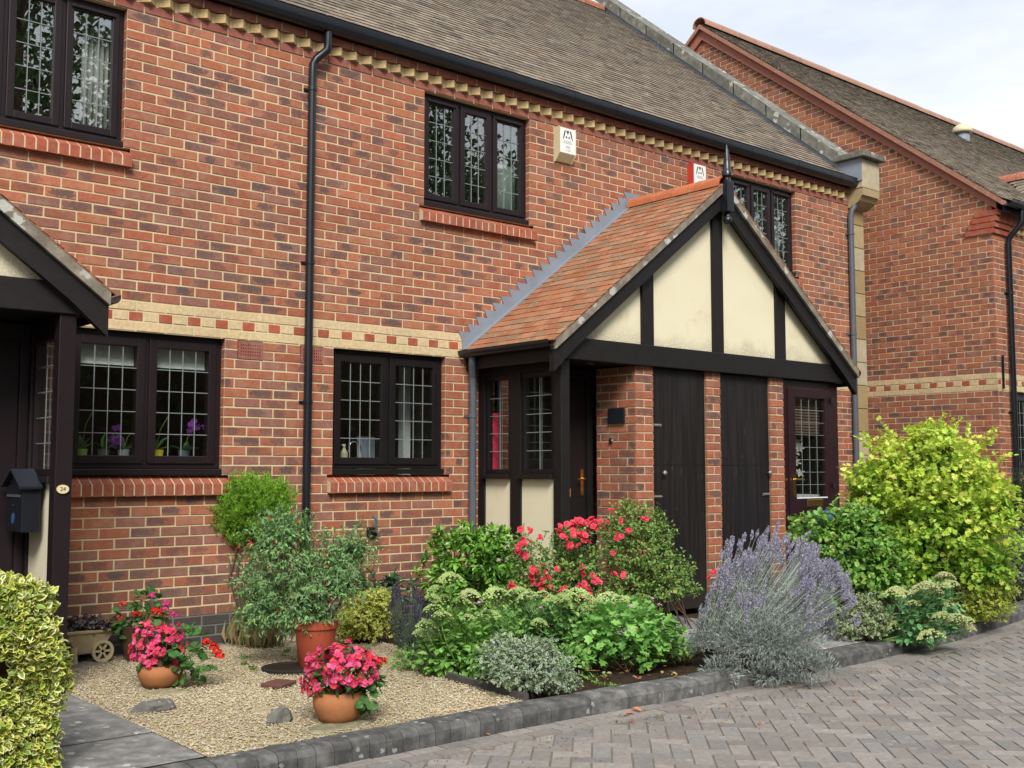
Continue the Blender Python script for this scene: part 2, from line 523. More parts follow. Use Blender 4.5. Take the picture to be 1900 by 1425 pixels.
def build_bricks(L, fmap, parent, rotz, name='brick', n_single=300, hidden=lambda P: False, jit=0.0022):
    """the bricks that show largest become objects of their own, the rest one field"""
    scored = []
    for i, (a, b, z0, z1, dep, k, o_) in enumerate(L):
        if dep > .02 or k != 'std' or abs((b - a) - .215) > .002: continue
        P = fmap((a + b) / 2, 0, (z0 + z1) / 2)
        x, y, d = proj(P)
        if d < .1 or not (25 < x < 1880 and 5 < y < 1420) or hidden(P): continue
        x2, y2, _ = proj(fmap(b, 0, z1)); x1_, y1_, _ = proj(fmap(a, 0, z0))
        scored.append((-abs((x2 - x1_) * (y2 - y1_)), i))
    scored.sort()
    singles = {i for _, i in scored[:n_single]}
    variants = []
    for v in range(26):
        c, burn = brick_colour('std')
        V = brick_v(-.1075, .1075, -.0325, .0325, .014, jit)
        V = [(u, -n_, z) for u, n_, z in V]
        at_ = {'col': [(*c, burn)] * 8, 'buv': [(p[0], p[1], R.random(), 1) for p in BUV]}
        s0 = R.random(); at_['buv'] = [(p[0], p[1], s0, 1) for p in BUV]
        variants.append(meshdata(name, V, BQ, M['brick'], at_))
    Vs, C, U = [], [], []
    for i, (a, b, z0, z1, dep, k, o_) in enumerate(L):
        if i in singles:
            ob = bpy.data.objects.new(name, R.choice(variants))
            COL.objects.link(ob)
            ob.location = fmap((a + b) / 2, 0, (z0 + z1) / 2)
            ob.rotation_euler = (0, 0, rotz)
            put(ob, parent)
            continue
        c, burn = brick_colour(k)
        Vs += [fmap(*p) for p in brick_v(a, b, z0, z1, dep, jit if k == 'std' else .0008, out=o_)]
        C += [(*c, burn)] * 8
        s0 = R.random(); U += [(p[0], p[1], s0, 1) for p in BUV]
    nb = len(Vs) // 8
    F = (np.array(BQ)[None] + 8 * np.arange(nb)[:, None, None]).reshape(-1, 4)
    o = obj(name + '_field', Vs, [F], M['brick'], parent, {'col': C, 'buv': U})
    o['kind'] = 'stuff'
    return o

def mortar_sheet(u0, u1, z0, z1, holes, n=-0.005):
    us = sorted({u0, u1, *[h for q in holes for h in q[:2]]}); zs = sorted({z0, z1, *[h for q in holes for h in q[2:]]})
    us = [u for u in us if u0 <= u <= u1]; zs = [z for z in zs if z0 <= z <= z1]
    V, F = [], []
    for a, b in zip(us[:-1], us[1:]):
        for c, d in zip(zs[:-1], zs[1:]):
            um, zm = (a + b) / 2, (c + d) / 2
            if any(h[0] < um < h[1] and h[2] < zm < h[3] for h in holes): continue
            k = len(V); V += [(a, n, c), (b, n, c), (b, n, d), (a, n, d)]; F.append((k, k + 1, k + 2, k + 3))
    return V, F

# ================================================================ roof tiles
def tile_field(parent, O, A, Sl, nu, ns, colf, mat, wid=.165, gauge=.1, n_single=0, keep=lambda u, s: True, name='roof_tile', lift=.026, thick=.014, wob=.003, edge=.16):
    O, A, Sl = map(lambda v: np.asarray(v, float), (O, A, Sl))
    N = np.cross(A, Sl); N /= np.linalg.norm(N)
    if N[2] < 0:
        N = -N; O = O + A * nu * wid; A = -A
        keep0 = keep; keep = lambda u, s: keep0(nu * wid - u, s)
    tl = gauge * 1.5
    cells = []
    for r in range(ns):
        off = wid / 2 if r % 2 else 0
        for k in range(-1, nu + 1):
            u0, u1 = max(k * wid + off, 0), min((k + 1) * wid + off, nu * wid)
            if u1 - u0 < .03: continue
            if keep((u0 + u1) / 2, r * gauge): cells.append((u0 + .0015, u1 - .0015, r * gauge))
    def local(u0, u1):
        j = lambda: R.uniform(-wob, wob)
        a = [(u0, -.004 + j(), lift - thick), (u1, -.004 + j(), lift - thick), (u1, tl, .001), (u0, tl, .001)]
        t = j() * .7
        b = [(u0, a[0][1], lift + t), (u1, a[1][1], lift + j() * .7), (u1, tl, .001 + thick), (u0, tl, .001 + thick)]
        return a + b
    edged = lambda c: [tuple(x * edge for x in c)] * 2 + [c] * 6      # lower edge darkened: grime plus the shadow line between courses, put in the colour
    single = set()
    if n_single:
        sc_ = []
        for i, (u0, u1, s) in enumerate(cells):
            if abs(u1 - u0 - wid + .003) > .002: continue
            P = O + A * (u0 + u1) / 2 + Sl * s
            x, y, d = proj(P)
            if d < .1 or not (15 < x < 1885 and 5 < y < 1420): continue
            sc_.append((d, i))
        sc_.sort(); single = {i for _, i in sc_[:n_single]}
    mat3 = Matrix((A, Sl, N)).transposed()
    eul = mat3.to_euler()
    variants = []
    if single:
        hw = (wid - .003) / 2
        for v in range(24):
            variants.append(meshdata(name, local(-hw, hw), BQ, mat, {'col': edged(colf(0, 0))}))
    Vs, C = [], []
    for i, (u0, u1, s) in enumerate(cells):
        if i in single:
            ob = bpy.data.objects.new(name, R.choice(variants)); COL.objects.link(ob)
            ob.location = Vector(O + A * (u0 + u1) / 2 + Sl * s); ob.rotation_euler = eul
            put(ob, parent); continue
        c = colf((u0 + u1) / 2, s)
        for p in local(u0, u1):
            Vs.append(O + A * p[0] + Sl * (s + p[1]) + N * p[2])
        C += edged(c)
    if Vs:
        nb = len(Vs) // 8
        F = (np.array(BQ)[None] + 8 * np.arange(nb)[:, None, None]).reshape(-1, 4)
        o = obj(name + '_field', Vs, [F], mat, parent, {'col': C}); o['kind'] = 'stuff'

def ridge_tiles(parent, a, b, rad, col, mat, step=.33, name='ridge_tile'):
    a, b = np.asarray(a, float), np.asarray(b, float)
    Lg = np.linalg.norm(b - a); d = (b - a) / Lg
    n = max(1, round(Lg / step)); up = np.array([0, 0, 1.]); up = up - d * (up @ d); up /= np.linalg.norm(up); sd = np.cross(d, up)
    for i in range(n):
        p0, p1 = a + d * (Lg * i / n + .004), a + d * (Lg * (i + 1) / n - .004)
        V, F = [], []
        seg = 9
        for p, rr in ((p0, rad * 1.0), (p1, rad * R.uniform(.97, 1.03))):
            for r_ in (rr, rr - .015):
                for k in range(seg):
                    t = math.pi * (k / (seg - 1)) * 1.06 - .09
                    V.append(p + (sd * math.cos(t) + up * math.sin(t)) * r_)
        q = seg
        for k in range(q - 1):
            F += [(k, k + 1, 2 * q + k + 1, 2 * q + k), (q + k, q + k + 1, 3 * q + k + 1, 3 * q + k),
                  (k, k + 1, q + k + 1, q + k), (2 * q + k, 2 * q + k + 1, 3 * q + k + 1, 3 * q + k)]
        kk = R.uniform(.85, 1.15)
        o = obj(name, V, F, mat, parent, {'col': [tuple(x * kk for x in col)] * len(V)})
        shade_auto(o, 50)

def roof_grey(u, s):
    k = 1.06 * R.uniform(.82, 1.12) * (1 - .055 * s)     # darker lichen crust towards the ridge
    c = R.choices([(0.225, 0.195, 0.158), (0.205, 0.172, 0.142), (0.16, 0.14, 0.122), (0.26, 0.228, 0.19), (0.11, 0.1, 0.095), (0.21, 0.135, 0.095)], [6, 5, 1.6, 4, .5, .25])[0]
    return (c[0] * k * 1.06, c[1] * k, c[2] * k * .92)
def roof_red(u, s):
    k = R.uniform(.9, 1.1)
    c = R.choices([(0.35, 0.145, 0.072), (0.32, 0.128, 0.064), (0.37, 0.175, 0.095), (0.285, 0.14, 0.078), (0.35, 0.195, 0.115), (0.26, 0.155, 0.088)], [4, 4, 3, 2, 2.5, 1.5])[0]
    return tuple(x * k for x in c)

# ================================================================ windows
def mapped(mb, f):
    mb.V = [tuple(f(*v)) for v in mb.V]
    return mb

def leads(u0, u1, z0, z1, cols, rows, n, wd=.007):
    mb = MB()
    for i in range(1, cols):
        u = u0 + (u1 - u0) * i / cols
        mb.box(u - wd / 2, u + wd / 2, n, n + .004, z0, z1)
    for j in range(1, rows):
        z = z0 + (z1 - z0) * j / rows
        mb.box(u0, u1, n + .0005, n + .0045, z - wd / 2, z + wd / 2)
    return mb

def window(parent, f, u0, u1, z0, z1, ncas, cols, rows, fm, glass, vents=(), wmain=.042, wc=.052, rec=.062, name='window'):
    """f maps (u, n, z) to the world, n pointing out of the wall"""
    g = MB()
    y0, y1 = -rec - .075, -rec
    cz = z0 + .05
    g.box(u0, u0 + wmain, y0, y1, cz, z1); g.box(u1 - wmain, u1, y0, y1, cz, z1)
    g.box(u0 + wmain, u1 - wmain, y0, y1, z1 - wmain, z1); g.box(u0 + wmain, u1 - wmain, y0, y1, cz, cz + wmain * .8)
    ww = (u1 - u0 - 2 * wmain) / ncas
    for i in range(1, ncas):
        u = u0 + wmain + ww * i
        g.box(u - .018, u + .018, y0, y1 - .004, cz + wmain * .8, z1 - wmain)
    fr = mapped(g, f).build(name, fm, parent, bevel=.004)
    mapped(MB().box(u0 - .0, u1 + .0, y0, y1 + .045, z0 + .002, cz - .002), f).build('window_cill', fm, fr, bevel=.006)
    for i in range(ncas):
        a = u0 + wmain + ww * i + (.016 if i else -.006) - 0; b = u0 + wmain + ww * (i + 1) - (.016 if i < ncas - 1 else -.006)
        c, d = cz + wmain * .8 - .006, z1 - wmain + .006
        q = MB()
        n0, n1 = y0 + .01, y1 + .012
        q.box(a, a + wc, n0, n1, c, d); q.box(b - wc, b, n0, n1, c, d)
        q.box(a + wc, b - wc, n0, n1, c, c + wc); q.box(a + wc, b - wc, n0, n1, d - wc, d)
        mapped(q, f).build('casement', fm, fr, bevel=.005)
        mapped(MB().box(a + wc - .004, b - wc + .004, n1 - .026, n1 - .020, c + wc - .004, d - wc + .004), f).build('pane', glass, fr)
        mapped(leads(a + wc, b - wc, c + wc, d - wc, cols, rows, n1 - .019, .0058), f).build('leading', M['came'], fr)
        if i in vents:
            mapped(MB().box(a + wc * .6, b - wc * .6, n1 + .001, n1 + .016, d - wc * .75, d - wc * .3), f).build('trickle_vent', fm, fr, bevel=.003)
    return fr

def sill(parent, f, u0, u1, zb):
    """brick on edge sill: every brick an object"""
    L_ = u1 - u0; n = round(L_ / .0765)
    st = L_ / n
    s = mapped(MB().prism([(-.06, zb + .006), (.0475, zb + .004), (.0475, zb + .080), (-.06, zb + .144)], 'x', u0 + .004, u1 - .004), lambda a, b, c: f(a, b, c)).build('window_sill', M['mortar'], parent)
    for i in range(n):
        a, b = u0 + st * i + .0055, u0 + st * (i + 1) - .0055
        j = lambda: R.uniform(-.002, .002)
        poly = [(-.062, zb + j() * .3), (.05 + j(), zb + j() * .5), (.05 + j(), zb + .083 + j()), (-.062, zb + .1475)]
        k = R.uniform(.85, 1.12)
        c = tuple(x * k for x in (0.36, 0.098, 0.055))
        mb = MB().prism(poly, 'x', a, b)
        V = [f(*v) for v in mb.V]
        obj('brick', V, mb.F, M['brick'], s, {'col': [(*c, 0)] * len(V), 'buv': [(.5, .5, .5, 1)] * len(V)})
    return s

def downpipe(parent, pts, rad, brackets, mat, name='downpipe', wall_n=None, f=None):
    p = MB().tube(pts, rad, 14)
    o = p.build(name, mat, parent); shade_auto(o, 60)
    for (x, y, z, wy) in brackets:
        b = MB().tube([(x, y, z - .014), (x, y, z + .014)], rad + .006, 14)
        b.box(x - .055, x + .055, wy - .008, wy - .001, z - .012, z + .012)
        b.box(x - .012, x + .012, y, wy - .004, z - .010, z + .010)
        b.build('pipe_bracket', mat, o)
    return o

# ================================================================ ground
FR = lambda u, n, z: (u, -n, z)
def kerb_y(x):      # front line of the kerb
    xs = [-8, 1.2, 2.6, 4.5, 6.0, 7.6, 9.5, 14]; ys = [-3.19, -3.20, -3.27, -3.28, -3.2, -2.98, -2.55, -1.9]
    return float(np.interp(x, xs, ys))
ZR = -0.10
g = tag(obj('ground', [(-150, -150, -.16), (150, -150, -.16), (150, 150, -.16), (-150, 150, -.16)], [(0, 1, 2, 3)], m_plain("far_ground", (0.07, 0.085, 0.04), .95, .1, .3, .6)), kind='structure')
m = Mat("paving_sand", .95, .1)
m.base(m.mixc(m.noise(6, 4), (0.15, 0.138, 0.118), m.mixc(m.ramp(m.noise(1.1, 3), .45, .6), (0.19, 0.175, 0.152), (0.14, 0.14, 0.07))))
road = tag(obj('road', [(-30, -16, ZR - .012), (40, -16, ZR - .012), (40, -1, ZR - .012), (-30, -1, ZR - .012)], [(0, 1, 2, 3)], m.m), kind='structure')
M['paver'] = m_col("block_paver", .9, .2, 30, .28, (0.07, 0.063, 0.055), .5, (11, .15, (0.34, 0.33, 0.31), .5), (1.3, .6, (0.15, 0.138, 0.12)))
def pavers():
    cols = [(0.268, 0.245, 0.226), (0.278, 0.250, 0.228), (0.25, 0.232, 0.216), (0.28, 0.25, 0.232), (0.23, 0.219, 0.212)]
    c45 = math.cos(math.pi / 4)
    Wb, Lb = .1, .2
    # herringbone lattice: horizontal block at (k*W + m*2L.., k*W), vertical next to it
    out_ = []
    for k in range(-160, 220):
        for mth in range(-60, 60):
            bx = k * Wb + mth * 2 * Lb; by = k * Wb
            out_.append((bx, by, bx + Lb, by + Wb))
            out_.append((bx - Wb, by, bx, by + Lb))
    res = []
    for x0, y0, x1, y1 in out_:
        cx, cy = (x0 + x1) / 2, (y0 + y1) / 2
        X = (cx - cy) * c45; Y = (cx + cy) * c45
        X, Y = X + 1.0, Y - 5.0
        if not (-5 < X < 12.5 and -9.5 < Y): continue
        if Y > kerb_y(X) - .195: continue
        res.append((X, Y, x1 - x0, y1 - y0, -math.pi / 4))
    return res, cols
PV, PCOL = pavers()
# a border course laid beside the kerb
xx = -5.0
while xx < 12.0:
    PV.append((xx + .1, kerb_y(xx + .1) - .056, .2, .1, math.atan2(kerb_y(xx + .2) - kerb_y(xx), .2)))
    PV.append((xx, kerb_y(xx) - .158, .2, .1, math.atan2(kerb_y(xx + .1) - kerb_y(xx - .1), .2)))
    xx += .2
def paver_v(w_, d_, h=.03):
    a, b = w_ / 2 - .0016, d_ / 2 - .0016
    e = .0035
    j = lambda: R.uniform(-.001, .001)
    t = R.uniform(-.0018, .0018)
    return [(-a, -b, -.02), (a, -b, -.02), (a, b, -.02), (-a, b, -.02), (-a + e, -b + e, t + j()), (a - e, -b + e, t + j()), (a - e, b - e, t + j()), (-a + e, b - e, t + j())]
sc_ = []
for i, (X, Y, w_, d_, rz) in enumerate(PV):
    x, y, d = proj((X, Y, ZR))
    if d > .5 and 560 < x < 1890 and y < 1418 and not (x < 1300 and y < 1230): sc_.append((d, i))
sc_.sort(); PS = {i for _, i in sc_[:300]}
pvar = {}
for key in ((.2, .1), (.1, .2)):
    pvar[key] = [meshdata('paver', paver_v(*key), BQ, M['paver'], {'col': [tuple(x * kq for x in R.choice(PCOL))] * 8}) for kq in np.linspace(.82, 1.14, 14)]
Vs, C = [], []
for i, (X, Y, w_, d_, rz) in enumerate(PV):
    w_, d_ = round(w_, 2), round(d_, 2)
    if i in PS:
        ob = bpy.data.objects.new('paver', R.choice(pvar[(w_, d_)])); COL.objects.link(ob)
        ob.location = (X, Y, ZR - (.007 if rz == -math.pi / 4 else 0)); ob.rotation_euler = (0, 0, rz); put(ob, road); continue
    ca, sa = math.cos(rz), math.sin(rz)
    Vs += [(X + p[0] * ca - p[1] * sa, Y + p[0] * sa + p[1] * ca, ZR + p[2] - (.007 if rz == -math.pi / 4 else 0)) for p in paver_v(w_, d_)]
    kk = R.uniform(.85, 1.15); C += [tuple(x * kk for x in R.choice(PCOL))] * 8
F = (np.array(BQ)[None] + 8 * np.arange(len(Vs) // 8)[:, None, None]).reshape(-1, 4)
o = obj('paver_field', Vs, [F], M['paver'], road, {'col': C}); o['kind'] = 'stuff'

# kerb: every stone an object
M['kerb'] = m_col("kerb_concrete", .92, .2, 11, .75, (0.035, 0.035, 0.035), .8, (16, .17, (0.40, 0.41, 0.38), .6), (6, .6, (0.05, 0.05, 0.035)))
kerb = tag(MB().box(-6, 12, -3.0, -2.98, -.15, -.12).build('kerb', M['kerb']), kind='structure')
kerb.data.attributes.new('col', 'FLOAT_COLOR', 'POINT')
xx = -4.0
while xx < 11.5:
    ln = .1 if xx < 1.35 else .3
    j = lambda: R.uniform(-.003, .003)
    poly = [(0, -.18), (0, -.035), (.012, -.012), (.035, .0), (.15, .004), (.15, -.18)]
    V = []
    for x in (xx + .002, xx + ln - .002):
        yk = kerb_y(x) + j() * .6
        dz = j()
        V += [(x, yk + p[0], p[1] + dz) for p in poly]
    Fk = [(i, (i + 1) % 6, (i + 1) % 6 + 6, i + 6) for i in range(6)] + [tuple(range(6)), tuple(range(11, 5, -1))]
    kk = R.uniform(.7, 1.15) * (.78 if xx < 1.35 else .95)
    obj('kerb_stone', V, Fk, M['kerb'], kerb, {'col': [tuple(x * kk for x in (0.215, 0.212, 0.205))] * 12})
    xx += ln

# garden ground
def sheet(name, poly, z, mat, kind='structure'):
    o = obj(name, [(x, y, z) for x, y in poly], [tuple(range(len(poly)))], mat)
    return tag(o, kind=kind)
m = Mat("dark_garden_soil", .95, .1)
m.base(m.mixc(m.noise(14, 5, .65), (0.022, 0.016, 0.011), (0.075, 0.052, 0.034))); m.bump(m.noise(45, 4), .9, .03)
kx = [-8, -5, -2, 1.2, 2.6, 4.5, 6, 7.6, 9.5, 12]
sheet('garden_soil', [(x, kerb_y(x) + .13) for x in kx] + [(12, .0), (-8, .0)], -.03, m.m)
sheet('soil_backfill', [(-8, .0), (26, .0), (26, 12), (-8, 12)], -.035, m.m)
m = Mat("pale_gravel_base", .95, .1)
m.base(m.mixc(m.noise(80, 4, .7), (0.28, 0.21, 0.115), (0.52, 0.43, 0.27))); m.bump(m.noise(120, 3), .8, .01)
sheet('gravel_base', [(-.58, -3.04), (1.36, -3.04), (1.42, -2.2), (1.9, -1.3), (2.0, -.0), (-.58, -.0)], -.012, m.m)
# loose pebbles
def pebbles(n):
    oc = np.array([(1, 0, 0), (-1, 0, 0), (0, 1, 0), (0, -1, 0), (0, 0, 1), (0, 0, -1)], float)
    of = np.array([(0, 2, 4), (2, 1, 4), (1, 3, 4), (3, 0, 4), (2, 0, 5), (1, 2, 5), (3, 1, 5), (0, 3, 5)])
    x = NR.uniform(-.57, 1.95, n); y = NR.uniform(-3.04, -.02, n)
    lim = np.interp(y, [-3.04, -2.2, -1.3, 0], [1.36, 1.42, 1.9, 2.0]); k = x < lim
    x, y = x[k], y[k]; n = len(x)
    s = NR.uniform(.0036, .008, n); sh = NR.uniform(.6, 1.35, (n, 3)); sh[:, 2] *= .62
    th = NR.uniform(0, 6.28, n); c, s_ = np.cos(th), np.sin(th)
    V = oc[None] * (s[:, None] * sh)[:, None, :] * (1 + NR.uniform(-.25, .25, (n, 6, 1)))
    V = np.stack([V[..., 0] * c[:, None] - V[..., 1] * s_[:, None], V[..., 0] * s_[:, None] + V[..., 1] * c[:, None], V[..., 2]], -1)
    V += np.stack([x, y, NR.uniform(-.012, .001, n)], -1)[:, None]
    pal = np.array([(0.50, 0.42, 0.26), (0.56, 0.49, 0.325), (0.43, 0.345, 0.205), (0.60, 0.555, 0.44), (0.34, 0.275, 0.185), (0.50, 0.48, 0.43), (0.23, 0.205, 0.17)])
    cc = pal[NR.choice(7, n, p=[.26, .24, .17, .13, .08, .08, .04])] * NR.uniform(.9, 1.18, (n, 1)) * (.88 + .12 * np.sin(x * 3.1 + 1) * np.sin(y * 2.7))[:, None]
    return V.reshape(-1, 3), (of[None] + 6 * np.arange(n)[:, None, None]).reshape(-1, 3), np.repeat(cc, 6, 0)
V, F, C = pebbles(66000)
M['pebble'] = m_col("pebble", .85, .25, 60, .2, (0.12, 0.09, 0.05), .2)
tag(obj('gravel', V, [F], M['pebble'], None, {'col': C}), "fine pale yellow gravel spread over the front garden", kind='stuff')

# path slabs
M['slab'] = m_col("path_slab", .92, .2, 11, .6, (0.06, 0.06, 0.06), .7, (12, .2, (0.5, 0.51, 0.5), .8))
def slabs(name, x0, x1, ys, col, z=.0, nx=1):
    p = tag(MB().box(x0, x1, ys[0], ys[-1], -.06, z - .0045).build(name, m_plain('slab_joint', (0.03, 0.028, 0.022), .95, .1, .3, 20)), kind='structure')
    for a, b in zip(ys[:-1], ys[1:]):
        for i in range(nx):
            u0, u1 = x0 + (x1 - x0) * i / nx, x0 + (x1 - x0) * (i + 1) / nx
            k = R.uniform(.85, 1.12); t = R.uniform(-.003, .003)
            mb = MB().box(u0 + .006, u1 - .006, a + .011, b - .011, z - .03, z + t, tuple(x * k for x in col))
            mb.build('paving_slab', M['slab'], p, bevel=.006)
    return p
slabs('front_path', -1.32, -.575, [-3.035, -2.42, -1.71, -1.0, -.4, -.02], (0.27, 0.265, 0.255), .008)
slabs('porch_path', 3.55, 4.75, [-3.13, -2.5, -1.9, -1.3, -.7], (0.34, 0.335, 0.33), .008, 2)
# edging board between gravel and flower bed
e = MB()
ep = [(1.37, -3.03), (1.43, -2.22), (1.92, -1.3)]
for a, b in zip(ep[:-1], ep[1:]): e.bar((*a, .0), (*b, .0), .035, .07)
tag(e.build('edging_board', m_plain("old_edging", (0.075, 0.07, 0.065), .9, .2, .3, 12)), "weathered dark edging strip between gravel and flower bed", 'edging')

# ================================================================ terraced house
house = empty('terraced_house', (2.0, 1.0, 0), "long red brick terraced house with black leaded windows and plain tiled roof", 'house')
UPW = [(-1.16, .10), (2.81, 4.07), (7.16, 8.42)]
LOW = [(-.25, .93), (1.90, 3.06)]
WINS = [(a, b, 3.675, 4.725) for a, b in UPW] + [(a, b, 1.275, 2.325) for a, b in LOW]
SILLS = [(a - .05, b + .05, c - .15, c) for a, b, c, d in WINS]
AIR = [(1.035, 1.255, 2.175, 2.325), (1.585, 1.805, 2.175, 2.325)]
X0, X1 = -5.2, 9.585
def kindof(n):
    if n in (30, 32): return 'yel'
    if n == 31: return 'hdr'
    if n >= 61: return 'blue'
    if n in (0, -2): return 'smooth'
    if n == -1: return None
    return 'std'
bl = lay(range(-2, 66), kindof, lambda z: (X0, X1), WINS, SILLS + AIR, outof=lambda n: {0: .006, -2: .045}.get(n, 0))
V, F = mortar_sheet(X0, 9.9, -.3, 4.955, WINS + SILLS + AIR)
V = [FR(*v) for v in V]
for (a, b, c, d) in WINS:
    for q in ([(a - .004, .005, c), (a - .004, .13, c), (a - .004, .13, d), (a - .004, .005, d)], [(b + .004, .005, c), (b + .004, .13, c), (b + .004, .13, d), (b + .004, .005, d)],
              [(a, .005, d + .004), (b, .005, d + .004), (b, .13, d + .004), (a, .13, d + .004)], [(a - .05, .006, c - .004), (b + .05, .006, c - .004), (b + .05, .13, c - .004), (a - .05, .13, c - .004)]):
        k = len(V); V += q; F.append((k, k + 1, k + 2, k + 3))
# end wall towards the passage and the back
k = len(V); V += [(9.895, .005, -.3), (9.895, 8.6, -.3), (9.895, 8.6, 5.1), (9.895, 4.4, 8.75), (9.895, .005, 5.1)]; F.append((k, k + 1, k + 2, k + 3, k + 4))
wall = obj('wall', V, F, M['mortar'], house)
def hid(P):
    x, _, z = P
    if 3.0 < x < 8 and z < 4.2 - abs(x - 5.5) * .766 + .15: return True
    return x < -.15 and z < 3.6
build_bricks(bl, FR, wall, 0, hidden=hid)
MB().box(X0 + .01, 9.58, -.038, .0, 4.882, 4.948).build('eaves_mortar', M['mortar'], wall)
MB().box(X0 + .01, 9.58, .0032, .0046, -.2, .229).build('plinth_mortar', M['mortar_grey'], wall)
# dogtooth course
teeth = []
x = X0 + .05
MB().box(X0, 9.585, .012, .03, 4.8, 4.875).build('dogtooth_backing', M['mortar'], wall)
tv = MB().prism([(-.0735, .012), (0, -.058), (.0735, .012)], 'z', -.0345, .0345)
tmesh = []
for v in range(6):
    kk = R.uniform(.92, 1.06)
    tmesh.append(meshdata('dogtooth_brick', tv.V, tv.F, M['brick'], {'col': [(*[q * kk for q in (0.62, 0.46, 0.22)], 0)] * 6, 'buv': [(.5, .5, .5, 1)] * 6}))
while x < 9.5:
    ob = bpy.data.objects.new('dogtooth_brick', R.choice(tmesh)); COL.objects.link(ob)
    ob.location = (x, 0, 4.8375 - .001); put(ob, wall); x += .15
# quoins
z = 0.0; i = 0
while z < 4.7:
    h = .3
    kk = R.uniform(.85, 1.12)
    MB().box(9.589 - (.0 if i % 2 else .0), 9.905, -.012, .25, z + .004, z + h - .004, tuple(q * kk for q in R.choice([(0.42, 0.335, 0.19), (0.46, 0.385, 0.24), (0.36, 0.26, 0.13), (0.47, 0.41, 0.28)]))).build('quoin_stone', M['stone'], house, bevel=.006)
    z += h; i += 1
# kneeler
kb = MB(); kb.box(9.55, 9.95, -.235, .12, 4.93, 5.31, (0.46, 0.40, 0.28)); kn = kb.build('kneeler_block', M['stone'], house, bevel=.01)
kc = MB().prism([(.0, 4.70), (-.03, 4.70), (-.10, 4.725), (-.17, 4.775), (-.21, 4.835), (-.23, 4.835), (-.235, 4.926), (.1, 4.926), (.1, 4.70)], 'x', 9.56, 9.94)
kc.C = [(0.40, 0.32, 0.18)] * len(kc.V); kc.build('kneeler_corbel', M['stone'], house)
kp = MB(); kp.box(9.47, 10.0, -.31, .14, 5.315, 5.395, (0.20, 0.195, 0.165)); kp.build('kneeler_cap', M['coping'], house, bevel=.012)
MB().box(9.53, 9.548, -.23, .14, 5.02, 5.31).build('lead_cover', M['lead'], house)
# roof
SL = .83
def zroof(y): return 5.10 + SL * y
cs = 1 / math.hypot(1, SL); sn = SL * cs
roof = obj('roof', [(X0, -.10, zroof(-.10) - .012), (9.56, -.10, zroof(-.10) - .012), (9.56, 4.42, zroof(4.42) - .012), (X0, 4.42, zroof(4.42) - .012), (9.56, 8.9, zroof(-.06)), (X0, 8.9, zroof(-.06))],
           [(0, 1, 2, 3), (3, 2, 4, 5)], M['tile'], house, {'col': [(0.12, 0.10, 0.085)] * 6})
rx0 = -1.2
nt_ = int((9.545 - rx0) / .165)
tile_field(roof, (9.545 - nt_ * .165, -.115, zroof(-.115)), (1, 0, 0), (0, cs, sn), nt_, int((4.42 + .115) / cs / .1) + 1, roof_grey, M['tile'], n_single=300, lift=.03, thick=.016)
ridge_tiles(house, (-1.2, 4.45, zroof(4.42) - .02), (9.5, 4.45, zroof(4.42) - .02), .13, (0.34, 0.13, 0.075), M['tile_red'], .45)
# parapet: lead upstand and coping stones
pu = MB().prism([(-.05, zroof(-.05) - .05), (4.42, zroof(4.42) - .05), (4.42, zroof(4.42) + .13), (-.05, zroof(-.05) + .13)], 'x', 9.535, 9.56)
pu.build('lead_upstand', M['lead'], house)
nC = 8
for i in range(nC):
    y0_, y1_ = .10 + (4.55 - .10) * i / nC + .004, .10 + (4.55 - .10) * (i + 1) / nC - .004
    j = R.uniform(-.006, .006)
    mb = MB().prism([(y0_, zroof(y0_) + .12 + j), (y1_, zroof(y1_) + .12 + j), (y1_, zroof(y1_) + .255 + j), (y0_, zroof(y0_) + .255 + j)], 'x', 9.505, 9.97)
    kk = R.uniform(.85, 1.1); mb.C = [tuple(q * kk for q in (0.23, 0.225, 0.195))] * len(mb.V)
    mb.build('coping_stone', M['coping'], house, bevel=.012)
MB().prism([(.1, 5.0), (4.4, 8.6), (4.4, 8.87), (.1, 5.29)], 'x', 9.57, 9.89).build('parapet_core', M['stone'], house)
# eaves gutter
def gutter(parent, x0, x1, yb, zt, joints, r=.058, f=lambda x, y, z: (x, y, z), name='gutter', dp=.3):
    prof = [(0, 0)] + [(-r + r * math.cos(t), -r * dp - r * math.sin(t)) for t in np.linspace(.0, math.pi, 9)] + [(-2 * r, 0), (-2 * r - .008, 0.004)]
    prof2 = [(p[0] * .93 - .004, p[1] * .93) for p in prof[::-1]]
    mb = MB().prism([(yb + p[0], zt + p[1]) for p in prof + prof2], 'x', x0, x1)
    mapped(mb, f)
    o = mb.build(name, M['pvc'], parent); shade_auto(o, 40)
    for xj in joints:
        pr = [(p[0] * 1.05 + .003, p[1] * 1.06 + .003) for p in prof]
        b = MB().prism([(yb + p[0], zt + p[1]) for p in pr + [(0.004, .008)]], 'x', xj - .03, xj + .03)
        mapped(b, f); q = b.build('gutter_joint', M['pvc'], o); shade_auto(q, 40)
    return o
MB().box(X0, 9.545, -.049, -.03, 4.947, 5.04).build('fascia', M['black'], house)
MB().box(X0, 9.55, -.029, .12, 4.957, 4.985).build('wall_plate', M['black'], house)
gutter(house, X0, 9.80, -.052, 5.05, dp=.85, r=.06, joints=[-.6, 1.73, 2.42, 3.9, 4.55, 5.15, 6.3, 7.4, 8.3, 9.2, 9.77])
